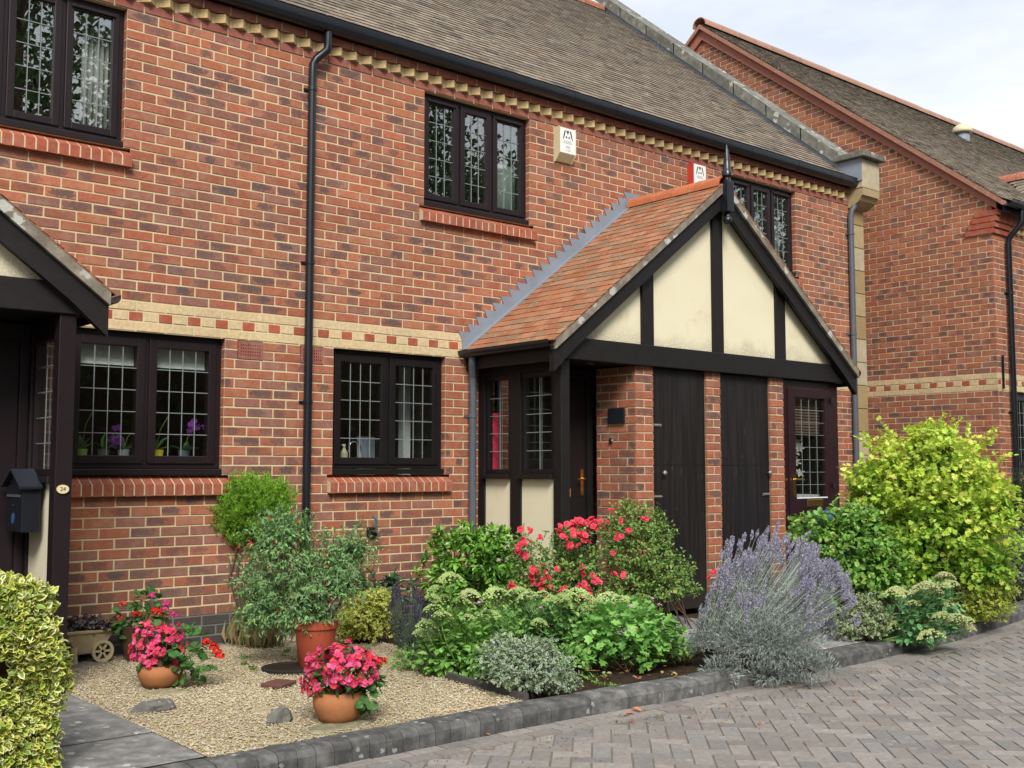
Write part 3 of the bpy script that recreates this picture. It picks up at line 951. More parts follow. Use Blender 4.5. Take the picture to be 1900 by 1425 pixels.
# downpipes
downpipe(house, [(1.74, -.11, 4.95), (1.74, -.11, 4.84), (1.735, -.105, 4.79), (1.66, -.06, 4.71), (1.635, -.05, 4.66), (1.632, -.05, 4.5), (1.632, -.05, 0.0)], .034,
         [(1.632, -.05, 4.45, -.0), (1.632, -.05, 3.0, -.0), (1.632, -.05, 1.86, -.0)], M['pvc'])
downpipe(house, [(9.66, -.12, 4.96), (9.66, -.12, 4.86), (9.645, -.11, 4.80), (9.56, -.06, 4.66), (9.545, -.05, 4.58), (9.545, -.05, 0.0)], .036,
         [(9.545, -.05, 4.35, -.0), (9.545, -.05, 3.05, -.0), (9.545, -.05, 1.75, -.0)], M['greypvc'])
# windows and sills
for i, (a, b) in enumerate(UPW):
    window(house, FR, a, b, 3.675, 4.725, 3, 3, 5, M['frame'], M['glass'], vents=(0, 2))
for i, (a, b) in enumerate(LOW):
    window(house, FR, a, b, 1.275, 2.325, 2, 4, 5, M['frame'] if i == 0 else M['frame_blk'], M['glass_low'], wmain=.05, wc=.06)
for a, b, c, d in SILLS: sill(house, FR, a, b, c)
# air bricks
for (a, b, c, d) in AIR:
    MB().box(a + .004, b - .004, .02, .03, c + .004, d - .004).build('air_brick_void', M['ink'], wall)
    q = MB(); nx, nz_ = 9, 4
    cc = (0.30, 0.10, 0.075, 0)
    mu, mz = .02, .024
    for i in range(nx + 1):
        w0 = a + .005 if i == 0 else a + mu + (b - a - 2 * mu) * (i - .28) / nx
        w1 = b - .005 if i == nx else a + mu + (b - a - 2 * mu) * (i + .28) / nx
        q.box(w0, w1, -.002, .02, c + .005, d - .005, cc)
    for i in range(nz_ + 1):
        w0 = c + .005 if i == 0 else c + mz + (d - c - 2 * mz) * (i - .28) / nz_
        w1 = d - .005 if i == nz_ else c + mz + (d - c - 2 * mz) * (i + .28) / nz_
        q.box(a + .006, b - .006, -.001, .019, w0, w1, cc)
    o = q.build('air_brick', M['brick'], wall)
# rooms behind the windows
def room(parent, x0, x1, y0, y1, z0, z1, mat, name='room'):
    mb = MB()
    mb.add([(x0, y0, z0), (x1, y0, z0), (x1, y1, z0), (x0, y1, z0), (x0, y0, z1), (x1, y0, z1), (x1, y1, z1), (x0, y1, z1)],
           [(0, 3, 2, 1), (4, 5, 6, 7), (1, 2, 6, 5), (2, 3, 7, 6), (3, 0, 4, 7)])
    return mb.build(name, mat, parent)
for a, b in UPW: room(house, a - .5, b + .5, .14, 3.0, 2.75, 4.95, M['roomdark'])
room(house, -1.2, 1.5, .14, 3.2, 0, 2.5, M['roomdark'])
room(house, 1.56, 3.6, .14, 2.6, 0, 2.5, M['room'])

# ================================================================ porches
def porch(cx, mir, label, fm, main):
    X = lambda l: cx + mir * l
    P = empty('porch', (cx, -.6, 0), label, 'porch')
    RZ, EZ, HE = 4.09, 2.39, 2.24
    YF = -1.25
    sl = (RZ - EZ) / HE
    def zr(l): return RZ - abs(l) * sl
    c_ = 1 / math.hypot(1, sl); s_ = sl * c_
    for sgn in (-1, 1):
        rf = obj('roof_slope', [(X(sgn * HE), -.002, EZ - .01), (X(sgn * HE), YF + .02, EZ - .01), (X(0), YF + .02, RZ - .01), (X(0), -.002, RZ - .01)], [(0, 1, 2, 3)], M['tile_red'], P, {'col': [(0.2, 0.09, 0.05)] * 4})
        nu = 8; wd = (1.25 - .004) / nu
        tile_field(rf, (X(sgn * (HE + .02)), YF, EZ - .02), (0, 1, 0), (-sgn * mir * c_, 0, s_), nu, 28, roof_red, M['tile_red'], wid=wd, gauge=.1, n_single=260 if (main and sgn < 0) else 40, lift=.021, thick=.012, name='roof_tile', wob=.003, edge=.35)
        # undercloak and verge mortar along the gable edge
        mb = MB().prism([(X(sgn * (HE + .0)), EZ - .078), (X(0), RZ - .078), (X(0), RZ + .012), (X(sgn * HE), EZ + .010)], 'y', YF + .004, YF + .075)
        mb.C = [(0.30, 0.255, 0.20)] * len(mb.V)
        mb.build('verge', M['coping'], P)
        # barge board with plumb-cut tail
        dz = .185
        tail = sgn * (HE - .005)
        b = MB().prism([(X(tail), zr(tail) - .079), (X(0), RZ - .079), (X(0), RZ - .05 - dz), (X(sgn * (HE - .23)), zr(HE - .23) - .05 - dz), (X(tail), zr(tail) - .05 - dz - .03)], 'y', -1.215, -1.165)
        b.build('barge_board', M['black'], P, bevel=.004)
        gutter(P, .01, 1.225, 0, 0, [.12] if sgn < 0 else [], r=.045, f=lambda u, v, w_, s=sgn: (X(s * (HE - .02 - v)), -u, EZ - .005 + w_))
        MB().box(X(sgn * (HE - .03)), X(sgn * (HE - .05)), -.005, -1.16, EZ - .17, EZ - .03).build('fascia', M['black'], P)
        # soffit
        MB().box(X(sgn * (HE - .055)), X(sgn * .004), -.003, -1.0, 2.262, 2.28).build('soffit', M['black'], P)
    ridge_tiles(P, (X(0), YF + .01, RZ - .035), (X(0), -.02, RZ - .035), .105, (0.46, 0.14, 0.06), M['tile_red'], .31)
    # tie beam, struts, plaster
    MB().box(X(-2.10), X(2.10), -1.15, -1.03, 2.25, 2.44).build('tie_beam', M['black'], P, bevel=.006)
    zt = lambda l: zr(l) - .047 - .12
    for l in (-1.0, 0, 1.0):
        w_ = .07
        MB().prism([(X(l - w_), 2.441), (X(l + w_), 2.441), (X(l + w_), zt(l + w_)), (X(l), zt(l) if l else zt(.0)), (X(l - w_), zt(l - w_))], 'y', -1.135, -1.085).build('strut', M['black'], P, bevel=.004)
    for a, b in ((-2.0, -1.07), (-.93, -.07), (.07, .93), (1.07, 2.0)):
        top = [(b - .0, zt(b)), (a, zt(a))]
        poly = [(a, 2.441), (b, 2.441)] + [q for q in top if q[1] > 2.445]
        if a < -1.9: poly = [(a + .05, 2.441), (b, 2.441), (b, zt(b)), (a + .05, max(zt(a + .05), 2.445))]
        if b > 1.9: poly = [(a, 2.441), (b - .05, 2.441), (b - .05, max(zt(b - .05), 2.445)), (a, zt(a))]
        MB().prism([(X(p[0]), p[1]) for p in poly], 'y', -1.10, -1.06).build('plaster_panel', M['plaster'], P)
    # backing of the gable
    MB().prism([(X(-2.1), 2.42), (X(2.1), 2.42), (X(0), zr(0) - .08)], 'y', -1.055, -1.035).build('gable_board', M['black'], P)
    # finial
    fn = MB()
    y = -1.262
    fn.box(X(0) - .047, X(0) + .047, y - .047, y + .047, 3.79, 4.09)
    fin = fn.build('finial', M['pvc'], P, bevel=.008)
    q = MB().lathe([(.02, 3.76), (.03, 3.745), (.042, 3.725), (.042, 3.705), (.03, 3.685), (.008, 3.672)][::-1] + [(.03, 3.79)], X(0), y, 16); o = q.build('finial_ball', M['pvc'], fin, smooth=True)
    q = MB().lathe([(.047, 4.09), (.03, 4.105), (.028, 4.13), (.05, 4.15), (.05, 4.19), (.042, 4.20), (.033, 4.30), (.018, 4.40), (.003, 4.46)], X(0), y, 16); o = q.build('finial_spike', M['pvc'], fin); shade_auto(o, 40)
    # front post, wall post and side screen
    MB().box(X(-2.08), X(-1.98), -1.13, -1.03, -.02, 2.25).build('post', fm if not main else M['black'], P, bevel=.005)
    MB().box(X(-2.075), X(-1.985), -.10, -.012, -.02, 2.26).build('wall_post', M['black'], P, bevel=.004)
    MB().box(X(-2.075), X(-1.985), -.60, -.46, -.02, 2.26).build('mid_post', M['black'], P, bevel=.004)
    MB().box(X(-2.072), X(-1.988), -.46, -.10, 2.16, 2.26).build('screen_head', M['black'], P)
    MB().box(X(-2.072), X(-1.988), -1.03, -.60, 2.16, 2.26).build('screen_head', M['black'], P)
    for a, b in ((-.46, -.10), (-1.03, -.60)):
        MB().box(X(-2.055), X(-2.005), a, b, .02, 1.235).build('plaster_panel', M['plaster'], P)
        MB().box(X(-2.115), X(-1.965), a - .0, b + .0, 1.236, 1.275).build('screen_sill', M['black'], P, bevel=.005)
        fr_ = MB()
        for q in ((a, a + .04), (b - .04, b)): fr_.box(X(-2.06), X(-2.0), q[0], q[1], 1.276, 2.16)
        fr_.box(X(-2.06), X(-2.0), a + .04, b - .04, 1.276, 1.32); fr_.box(X(-2.06), X(-2.0), a + .04, b - .04, 2.115, 2.16)
        sf = fr_.build('side_light', fm, P, bevel=.003)
        MB().box(X(-2.033), X(-2.027), a + .038, b - .038, 1.318, 2.117).build('pane', M['glass_low'], sf)
        fl = lambda u, n, z: (X(-2.034 - n), -u, z)
        mapped(leads(-b + .04, -a - .04, 1.32, 2.115, 2, 5, 0, .006), fl).build('leading', M['came'], sf)
        mapped(leads(-b + .04, -a - .04, 1.32, 2.115, 2, 5, -.022, .006), fl).build('leading', M['came'], sf)
    # front door set back in the open bay
    dm = M['frame_blk'] if main else M['frame']
    fd = MB().box(X(-1.93), X(-1.215), -.535, -.49, .06, 2.14).build('front_door', dm, P, bevel=.004)
    fr_ = MB().box(X(-1.985), X(-1.93), -.56, -.47, -.02, 2.24); fr_.box(X(-1.215), X(-1.145), -.56, -.47, -.02, 2.24); fr_.box(X(-1.93), X(-1.215), -.56, -.47, 2.14, 2.24)
    fr_.build('door_frame', dm, P, bevel=.004)
    hx = X(-1.275)
    hb = MB().box(hx - .018, hx + .018, -.545, -.536, 1.08, 1.32)
    hb.tube([(hx, -.54, 1.23), (hx, -.585, 1.23), (hx - mir * .10, -.59, 1.228)], .009, 8)
    hb.build('door_handle', M['brass'], fd)
    MB().box(X(-1.975), X(-1.15), -.032, -.02, -.02, 2.26).build('dark_bay_back', M['roomdark'], P)  # dark panels added behind both bays so they look unlit through the glass
    MB().box(X(1.07), X(2.06), -.032, -.02, -.02, 2.26).build('dark_bay_back', M['roomdark'], P)
    MB().box(X(2.062), X(2.082), -1.03, -.02, -.02, 2.246).build('side_boarding', M['black'], P)
    MB().box(X(1.07), X(1.08), -.60, -.02, -.02, 2.246).build('side_boarding', M['black'], P)
    # brick piers
    piers = [(-1.14, -.905), (-.156, .053), (.838, 1.065)]
    for i, (a, b) in enumerate(piers):
        pm = MB().box(X(a + .006), X(b - .006), -1.094, -.60, -.05, 2.248).build('pier', M['mortar'], P)
        Vs, C, U = [], [], []
        x0_, x1_ = sorted((X(a), X(b)))
        for n in range(34, 66):
            zb, zt_ = ztop(n) - .075 + .005, ztop(n) - .005
            if zt_ > 2.25: zt_ = 2.246
            if zb > 2.21: continue
            if i == 0:   # corner pier: front header/stretcher and a side face into the open bay
                fsegs = [(x0_, x1_)] if n % 2 else [(x0_, x0_ + .11), (x0_ + .12, x1_)]
                ssegs = [(1.1 - .1025, 1.1), (.7725, .9875), (.60, .7625)] if n % 2 else [(.885, 1.1), (.66, .875), (.60, .65)]
            else:
                fsegs = [(x0_, x1_)] if n % 2 else [(x0_, (x0_ + x1_) / 2 - .005), ((x0_ + x1_) / 2 + .005, x1_)]
                ssegs = []
            for a_, b_ in fsegs:
                c, bu = brick_colour('std')
                bv = [(u, -1.1 - q, z) for u, q, z in brick_v(a_, b_, zb, zt_, .02)]
                nm = obj('brick', bv, BQ, M['brick'], pm, {'col': [(*c, bu)] * 8, 'buv': [(*p, R.random() * 0 + .5, 1) for p in BUV]})
            for a_, b_ in ssegs:
                c, bu = brick_colour('std')
                sx = X(a)
                bv = [(sx - mir * q, -u, z) for u, q, z in brick_v(a_, b_ - (.004 if b_ > 1.09 else 0), zb, zt_, .02)]
                obj('brick', bv, BQ, M['brick'], pm, {'col': [(*c, bu)] * 8, 'buv': [(*p, .5, 1) for p in BUV]})
    # two cupboard doors between the piers
    for k, (a, b) in enumerate(((-.905, -.156), (.053, .838))):
        cdr = MB().box(X(a + .004), X(b - .004), -1.078, -1.04, .03, 2.246).build('cupboard_door', M['door'], P, bevel=.003)
        for z_ in (1.36,):
            MB().box(X(a + .03), X(b - .03), -1.0805, -1.079, z_ - .003, z_ + .003).build('board_joint', M['frame_blk'], cdr)
        kx = a + .13 if k == 0 else b - .04
        q = MB().lathe([(.008, 0), (.008, .02), (.02, .028), (.024, .04), (.018, .05), (.004, .054)], 0, 0, 14)
        mapped(q, lambda x, y, z, kx=kx: (X(kx) + x, -1.078 - z, 1.285 + y)).build('knob', m_bolt, cdr, smooth=True)
        for z_ in ((1.72, 1.07) if k == 0 else (1.07,)):
            bx = a + .01 if k == 0 else b - .12
            q = MB().box(X(bx + .0), X(bx + .11), -1.084, -1.079, z_ - .014, z_ + .014)
            q.tube([(X(bx + .005), -1.09, z_), (X(bx + .105), -1.09, z_)], .006, 8)
            q.build('bolt', m_bolt, cdr)
    # glazed door in the far bay
    gd = MB(); a, b = 1.065, 2.06
    gd.box(X(a + .004), X(a + .09), -1.085, -1.03, .03, 2.246); gd.box(X(b - .16), X(b), -1.085, -1.03, .03, 2.246)
    gd.box(X(a + .09), X(b - .16), -1.085, -1.03, 2.16, 2.246)
    gf = gd.build('door_frame', M['maroon'], P, bevel=.004)
    d0, d1 = a + .085, b - .155
    gd = MB()
    gd.box(X(d0), X(d0 + .115), -1.10, -1.045, .04, 2.165); gd.box(X(d1 - .10), X(d1), -1.10, -1.045, .04, 2.165)
    gd.box(X(d0 + .115), X(d1 - .10), -1.10, -1.045, 2.07, 2.165); gd.box(X(d0 + .115), X(d1 - .10), -1.10, -1.045, .04, 1.03)
    gl = gd.build('glazed_door', M['maroon'], P, bevel=.004)
    ga, gb = d0 + .115, d1 - .10
    MB().box(X(ga - .004), X(gb + .004), -1.075, -1.069, 1.026, 2.074).build('pane', M['glass_low'], gl)
    mapped(leads(ga, gb, 1.03, 2.07, 4, 8, 0, .0042), lambda u, n, z: (X(u), -1.0765 - n, z)).build('leading', M['came'], gl)
    MB().box(X(ga - .0), X(gb + .0), -1.106, -1.10, 1.018, 1.03).build('weather_bar', M['white'], gl)
    hx = X(d0 + .06)
    hb = MB().box(hx - .016, hx + .016, -1.112, -1.101, 1.04, 1.27); hb.tube([(hx, -1.11, 1.215), (hx, -1.155, 1.215), (hx + mir * .10, -1.16, 1.213)], .009, 8)
    hb.build('door_handle', M['brass'], gl)
    MB().box(X(d0 + .29), X(d0 + .57), -1.108, -1.101, .93, 1.005).build('letter_plate', M['brass'], gl, bevel=.004)
    for z_ in (2.06, 1.15):
        MB().tube([(X(d1 + .01), -1.115, z_ - .03), (X(d1 + .01), -1.115, z_ + .03)], .022, 10).build('hinge', M['black'], gl)
    # solid back and inner sides so that the bays read as dark interiors
    return P
m_bolt = m_plain("weathered_steel", (0.30, 0.29, 0.26), .45, .5, .25, 30, .1, .6)
pm_ = porch(5.5, 1, "black timbered porch with cream gable, orange tiles and a tall finial", M['frame_blk'], True)
pl_ = porch(-2.66, -1, "dark brown timbered porch at the left edge of the photo", M['frame'], False)
# hall ceiling light in the open bay
q = MB().lathe([(.045, 2.262), (.045, 2.25), (.03, 2.246), (.002, 2.246)][::-1], 4.02, -.86, 16); q.build('ceiling_light', M['chrome'], pm_)
# lead flashing stepped into the wall
for cx, mir, P in ((5.5, 1, pm_), (-2.66, -1, pl_)):
    for sgn in (-1, 1):
        V, F = [], []
        sl = (4.09 - 2.39) / 2.24
        l = -2.26
        k = 0
        while l < -.02:
            l1 = min(l + .075 / sl, 0)
            z0 = 4.09 + l * sl; z1 = 4.09 + l1 * sl
            b = len(V)
            pts = [(l, z0 - .03), (l1, z1 - .03), (l1, z0 + .195), (l - .04, z0 + .195), (l, z0 + .12)]
            V += [(cx + mir * sgn * -p[0], -.007, p[1]) for p in pts]; F.append(tuple(range(b, b + 5)))
            l = l1
        o = obj('lead_flashing', V, F, M['lead'], P)
        sm_ = o.modifiers.new('solid', 'SOLIDIFY'); sm_.thickness = .004
        # soaker along the tiles
        MB().prism([(cx + sgn * 2.25, 2.385 + .012), (cx, 4.095 + .012), (cx, 4.095 + .026), (cx + sgn * 2.25, 2.385 + .026)], 'y', -.055, -.008).build('lead_soaker', M['lead'], P)
downpipe(pm_, [(3.262, -.13, 2.36), (3.262, -.13, 2.29), (3.265, -.125, 2.26), (3.315, -.065, 2.17), (3.322, -.06, 2.13), (3.322, -.06, 0)], .034, [(3.322, -.06, 1.80, 0), (3.322, -.06, .6, 0)], M['greypvc'])

# ================================================================ right-hand house
rh = empty('gabled_house', (14, 1, 0), "red brick house with its gable side beyond the passage and mossy tiled roof", 'house')
RX, RY = 10.9, -1.25
SD = lambda u, n, z: (RX - n, -u, z)
RF = lambda u, n, z: (u, RY - n, z)
RSL = .786
def rake(z): return -1.30 + max(0, (z + .02 - 4.73)) / RSL
def kind_r(n):
    if n in (30, 32): return 'yel'
    if n == 31: return 'hdr'
    if n >= 61: return 'blue'
    return 'std'
def inter(z):
    y0 = RY if z < 4.62 else max(RY, rake(z + .06))
    y1 = min(5.0, 6.9 - rake(z + .06)) if z > 5.5 else 5.0
    if z < 4.4: y1 = 1.6
    if y1 - y0 < .05: return None
    return (-y1, -y0)
bs = lay(range(-50, 66), kind_r, inter, ph=-.522)
rwall = obj('wall', [(RX + .005, RY + .005, -.3), (RX + .005, 8.1, -.3), (RX + .005, 8.1, 4.8), (RX + .005, 3.45, 8.48), (RX + .005, RY + .005, 4.8),
                     (26, RY + .005, -.3), (26, RY + .005, 4.8), (11.42, RY + .005, -.3), (11.42, RY + .005, 1.275), (26, RY + .005, 1.275), (11.42, RY + .005, 2.325), (26, RY + .005, 2.325), (11.42, RY + .005, 4.8)],
            [(0, 1, 2, 3, 4), (0, 7, 12, 4), (7, 5, 9, 8), (10, 11, 6, 12)], M['mortar'], rh)
def hid_r(P): return P[1] > .75 and P[2] < 5.2
build_bricks(bs, SD, rwall, -math.pi / 2, hidden=hid_r)
bf = lay(range(-1, 66), kind_r, lambda z: (RX, 13.0), [(11.42, 13.2, 1.275, 2.325)], ph=RX + .05)
build_bricks(bf, RF, rwall, 0, n_single=0, name='front_brick')
# blue corner patch stays brick: corbelled eaves corner
for k in range(4):
    MB().box(RX - .022 - .006 * k, RX + .4, RY - .03 - .022 * k, RY + .36 - .05 * k, 4.355 + .075 * k, 4.425 + .075 * k, (0.36, 0.085, 0.045, 0)).build('corbel_course', M['brick'], rwall)
MB().box(RX + .05, 14, RY - .07, RY - .004, 4.50, 4.65).build('eaves_course', M['red_smooth'], rwall)
xx = RX + .5
while xx < 12.2:
    ob = bpy.data.objects.new('dogtooth_brick', tmesh[0]); COL.objects.link(ob); ob.location = (xx, RY, 4.46); put(ob, rwall); xx += .15
# roof
RZ0 = 4.76
def zr2(y): return RZ0 + RSL * (y + 1.42)
c2 = 1 / math.hypot(1, RSL); s2 = RSL * c2
rroof = obj('roof', [(10.83, -1.42, RZ0 - .02), (26, -1.42, RZ0 - .02), (26, 3.45, zr2(3.45) - .02), (10.83, 3.45, zr2(3.45) - .02), (26, 8.3, RZ0), (10.83, 8.3, RZ0)], [(0, 1, 2, 3), (3, 2, 4, 5)], M['tile_moss'], rh, {'col': [(0.1, 0.08, 0.07)] * 6})
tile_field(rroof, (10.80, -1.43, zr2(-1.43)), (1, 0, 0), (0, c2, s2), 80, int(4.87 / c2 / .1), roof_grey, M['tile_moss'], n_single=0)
ridge_tiles(rh, (10.79, 3.45, zr2(3.45) - .03), (25, 3.45, zr2(3.45) - .03), .14, (0.34, 0.19, 0.135), M['tile_red'], .45)
for sgn, (ya, yb) in ((1, (-1.43, 3.45)), (-1, (8.3, 3.45))):
    za, zb = RZ0 - .02, zr2(3.45) - .02
    b = MB().prism([(ya, za - .06), (yb, zb - .06), (yb, zb + .012), (ya, za + .012)], 'x', 10.795, RX + .02); b.C = [(0.36, 0.17, 0.12)] * len(b.V)
    b.build('verge', M['tile_red'], rh)
    b = MB().prism([(ya + sgn * .1, za + .08 * sgn * sgn - .08 - .17 + .08), (yb, zb - .23), (yb, zb - .062), (ya + sgn * .1, za - .062 + .08)], 'x', RX - .045, RX + .0)
    b.build('raking_course', M['red_smooth'], rh)
gutter(rh, 10.86, 20, RY - .17, RZ0 - .02, [11.05, 11.35], r=.06)
MB().box(10.9, 20, RY - .165, RY - .14, RZ0 - .16, RZ0 - .03).build('fascia', M['black'], rh)
downpipe(rh, [(11.24, -1.48, 4.66), (11.24, -1.48, 4.52), (11.23, -1.45, 4.46), (11.22, -1.33, 4.34), (11.22, -1.305, 4.28), (11.22, -1.305, 0)], .036, [(11.22, -1.305, 3.6, RY), (11.22, -1.305, 2.05, RY)], M['pvc'])
window(rh, RF, 11.42, 12.6, 1.275, 2.325, 2, 4, 5, M['frame'], M['glass_low'], wmain=.05, wc=.06)
room(rh, 11.2, 13.2, RY + .14, 1.0, 0, 2.5, M['roomdark'])
MB().box(11.5, 11.58, RY + .16, RY + .24, 1.45, 1.86).build('blue_bottle', m_plain("blue_plastic", (0.03, 0.14, 0.6), .3, .5, .05, 5, 0), rh, bevel=.02)
# roof vent cowl
vx, vy = 17.0, 2.2
vz = zr2(vy)
v_ = MB().lathe([(.13, vz - .25), (.13, vz + .12)], vx, vy, 20).build('vent_pipe', M['lead'], rh, smooth=True)
q = MB().lathe([(.18, vz + .11), (.19, vz + .14), (.165, vz + .22), (.09, vz + .275), (.01, vz + .29)], vx, vy, 20).build('vent_cowl', M['cream_pl'], rh, smooth=True)
# small gabled dormer roof over the entrance
dr = obj('dormer_roof', [(13.15, -.28, 5.58), (13.15, -2.0, 5.58), (12.05, -2.0, 4.72), (12.05, -1.38, 4.72), (14.25, -2.0, 4.72), (14.25, -1.38, 4.72)], [(0, 1, 2, 3), (0, 5, 4, 1)], M['tile_moss'], rh, {'col': [(0.12, 0.1, 0.08)] * 6})
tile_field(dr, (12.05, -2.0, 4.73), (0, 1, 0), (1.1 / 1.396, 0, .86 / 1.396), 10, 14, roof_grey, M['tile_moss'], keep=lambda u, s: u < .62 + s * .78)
ridge_tiles(rh, (13.15, -2.0, 5.56), (13.15, -.25, 5.56), .12, (0.36, 0.12, 0.08), M['tile_red'], .33)
# little iron bracket on the corner
MB().box(11.02, 11.035, RY - .03, RY - .003, 2.35, 2.78).build('iron_bracket', M['black'], rh)

# ================================================================ plants
T5 = (np.array([(0, 0, 0), (.45, -.5, .14), (.5, 0, 0), (.45, .5, .14), (1, 0, -.1)]), np.array([(0, 2, 1), (0, 3, 2), (1, 2, 4), (2, 3, 4)]), np.array([.6, 1, 0, 1, .9]))
T8 = (np.array([(0, 0, 0), (.25, -.42, .1), (.66, -.46, .1), (1, 0, -.06), (.66, .46, .1), (.25, .42, .1), (.3, 0, 0), (.7, 0, .02)]),
      np.array([(0, 6, 1), (0, 5, 6), (1, 6, 2), (6, 7, 2), (6, 5, 7), (5, 4, 7), (2, 7, 3), (7, 4, 3)]), np.array([.5, 1, 1, 1, 1, 1, 0, 0]))
_lb = [(0, 0), (.02, -.3), (.25, -.55), (.38, -.30), (.70, -.44), (.72, -.2), (1, 0), (.72, .2), (.70, .44), (.38, .30), (.25, .55), (.02, .3)]
TL = (np.array([(x, y, .10 * abs(y) * 2) for x, y in _lb] + [(.4, 0, 0)]), np.array([(i, (i + 1) % 12, 12) for i in range(12)]), np.array([1.] * 12 + [0]))
_rd = [(.5 + .5 * math.cos(t), .5 * math.sin(t)) for t in np.linspace(math.pi, -math.pi, 11)[:-1]]
TR = (np.array([(x, y, .12 * (i % 2)) for i, (x, y) in enumerate(_rd)] + [(.45, 0, -.06)]), np.array([(i, (i + 1) % 10, 10) for i in range(10)]), np.array([1.] * 10 + [0]))

def unit(v):
    v = np.asarray(v, float)
    return v / np.maximum(np.linalg.norm(v, axis=-1, keepdims=True), 1e-9)
def rnd(n): return unit(NR.normal(size=(n, 3)))

class Fol:
    def __init__(s): s.V, s.F, s.C, s.C2, s.n = [], [], [], [], 0
    def add(s, P, D, N, L, W, col, T=T5, col2=None):
        t, f, m_ = T
        P = np.atleast_2d(P); n = len(P)
        D = unit(np.broadcast_to(D, (n, 3))); N = np.broadcast_to(N, (n, 3))
        N = unit(N - D * (N * D).sum(-1, keepdims=True)); Sd = np.cross(D, N)
        L = np.broadcast_to(L, n)[:, None, None]; W = np.broadcast_to(W, n)[:, None, None]
        V = P[:, None] + D[:, None] * t[None, :, :1] * L + Sd[:, None] * t[None, :, 1:2] * W + N[:, None] * t[None, :, 2:] * L
        k = len(t)
        s.V.append(V.reshape(-1, 3)); s.F.append((f[None] + (s.n + k * np.arange(n))[:, None, None]).reshape(-1, 3))
        col = np.broadcast_to(col, (n, 3))
        c = np.repeat(col, k, 0); c = np.concatenate([c, np.tile(m_, n)[:, None]], 1)
        s.C.append(c)
        s.C2.append(np.repeat(np.broadcast_to(col if col2 is None else col2, (n, 3)), k, 0))
        s.n += n * k
    def build(s, name, mat, parent=None, v2=False, loc=None):
        V = np.concatenate(s.V); at_ = {'col': np.concatenate(s.C)}
        if v2: at_['col2'] = np.concatenate(s.C2)
        return obj(name, V, [np.concatenate(s.F)], mat, parent, at_, loc=loc)

def pal(p, n, var=.18, w_=None):
    p = np.array(p, float)
    c = p[NR.choice(len(p), n, p=None if w_ is None else np.array(w_) / sum(w_))]
    return c * NR.uniform(1 - var, 1 + var, (n, 1)) * NR.uniform(.94, 1.06, (n, 3))

FH = unit(np.array([FW[0], FW[1], 0]))
UPZ = np.array([0, 0, 1.0])
def lobe(px, py, rx, rz, D, ry=None, dd=0):
    return (at(px, py, D + dd), rx * D / FPX, (ry or rx) * D / FPX, rz * D / FPX)

def sample_lobes(lobes, n, inner=.25, bump=.14, zmin=.01):
    w_ = np.array([l[1] * l[3] + .3 * l[1] * l[2] for l in lobes]); w_ /= w_.sum()
    k = NR.choice(len(lobes), n, p=w_)
    v = rnd(n)
    rho = 1 - np.abs(NR.normal(0, .13, n))
    ins = NR.random(n) < inner
    rho[ins] = NR.uniform(.35, .9, ins.sum())
    ph = NR.uniform(0, 6.28, (len(lobes), 3))[k]
    rho *= 1 + bump * np.sin(v[:, 0] * 5 + ph[:, 0]) * np.sin(v[:, 1] * 6 + ph[:, 1]) + bump * .7 * np.sin(v[:, 2] * 9 + ph[:, 2])
    c = np.array([l[0] for l in lobes])[k]; r = np.array([l[1:] for l in lobes])[k]
    P = c + RT * (v[:, :1] * r[:, :1] * rho[:, None]) + FH * (v[:, 1:2] * r[:, 1:2] * rho[:, None]) + UPZ * (v[:, 2:] * r[:, 2:] * rho[:, None])
    O_ = unit(RT * v[:, :1] / r[:, :1] + FH * v[:, 1:2] / r[:, 1:2] + UPZ * v[:, 2:] / r[:, 2:])
    keep = P[:, 2] > zmin
    return P[keep], O_[keep], rho[keep]

def stems_mesh(base, tips, r0=.006, spread=.05, seg=4):
    mb = MB()
    for t in tips:
        b = np.array(base) + np.append(NR.normal(0, spread, 2), 0)
        m_ = b * .45 + t * .55 + np.array([0, 0, .1]) * np.linalg.norm(t - b) + NR.normal(0, .02, 3)
        mb.tube([b - [0, 0, .02], m_, t], [r0, r0 * .7, r0 * .3], seg, caps=False)
    return mb

M['stem'] = m_plain("brown_stem", (0.085, 0.055, 0.035), .85, .2, .3, 30)
M['stem_green'] = m_plain("green_stem", (0.13, 0.22, 0.06), .6, .3, .2, 30, 0)
M['leaf'] = m_leaf("leaf", .3)
M['leaf_gloss'] = m_leaf("glossy_leaf", .22, .3)
M['leaf_var'] = m_leaf("variegated_leaf", .25, .4, .5)
M['petal'] = m_leaf("petal", .35, .6)
M['grey_leaf'] = m_leaf("grey_leaf", .2, .7)

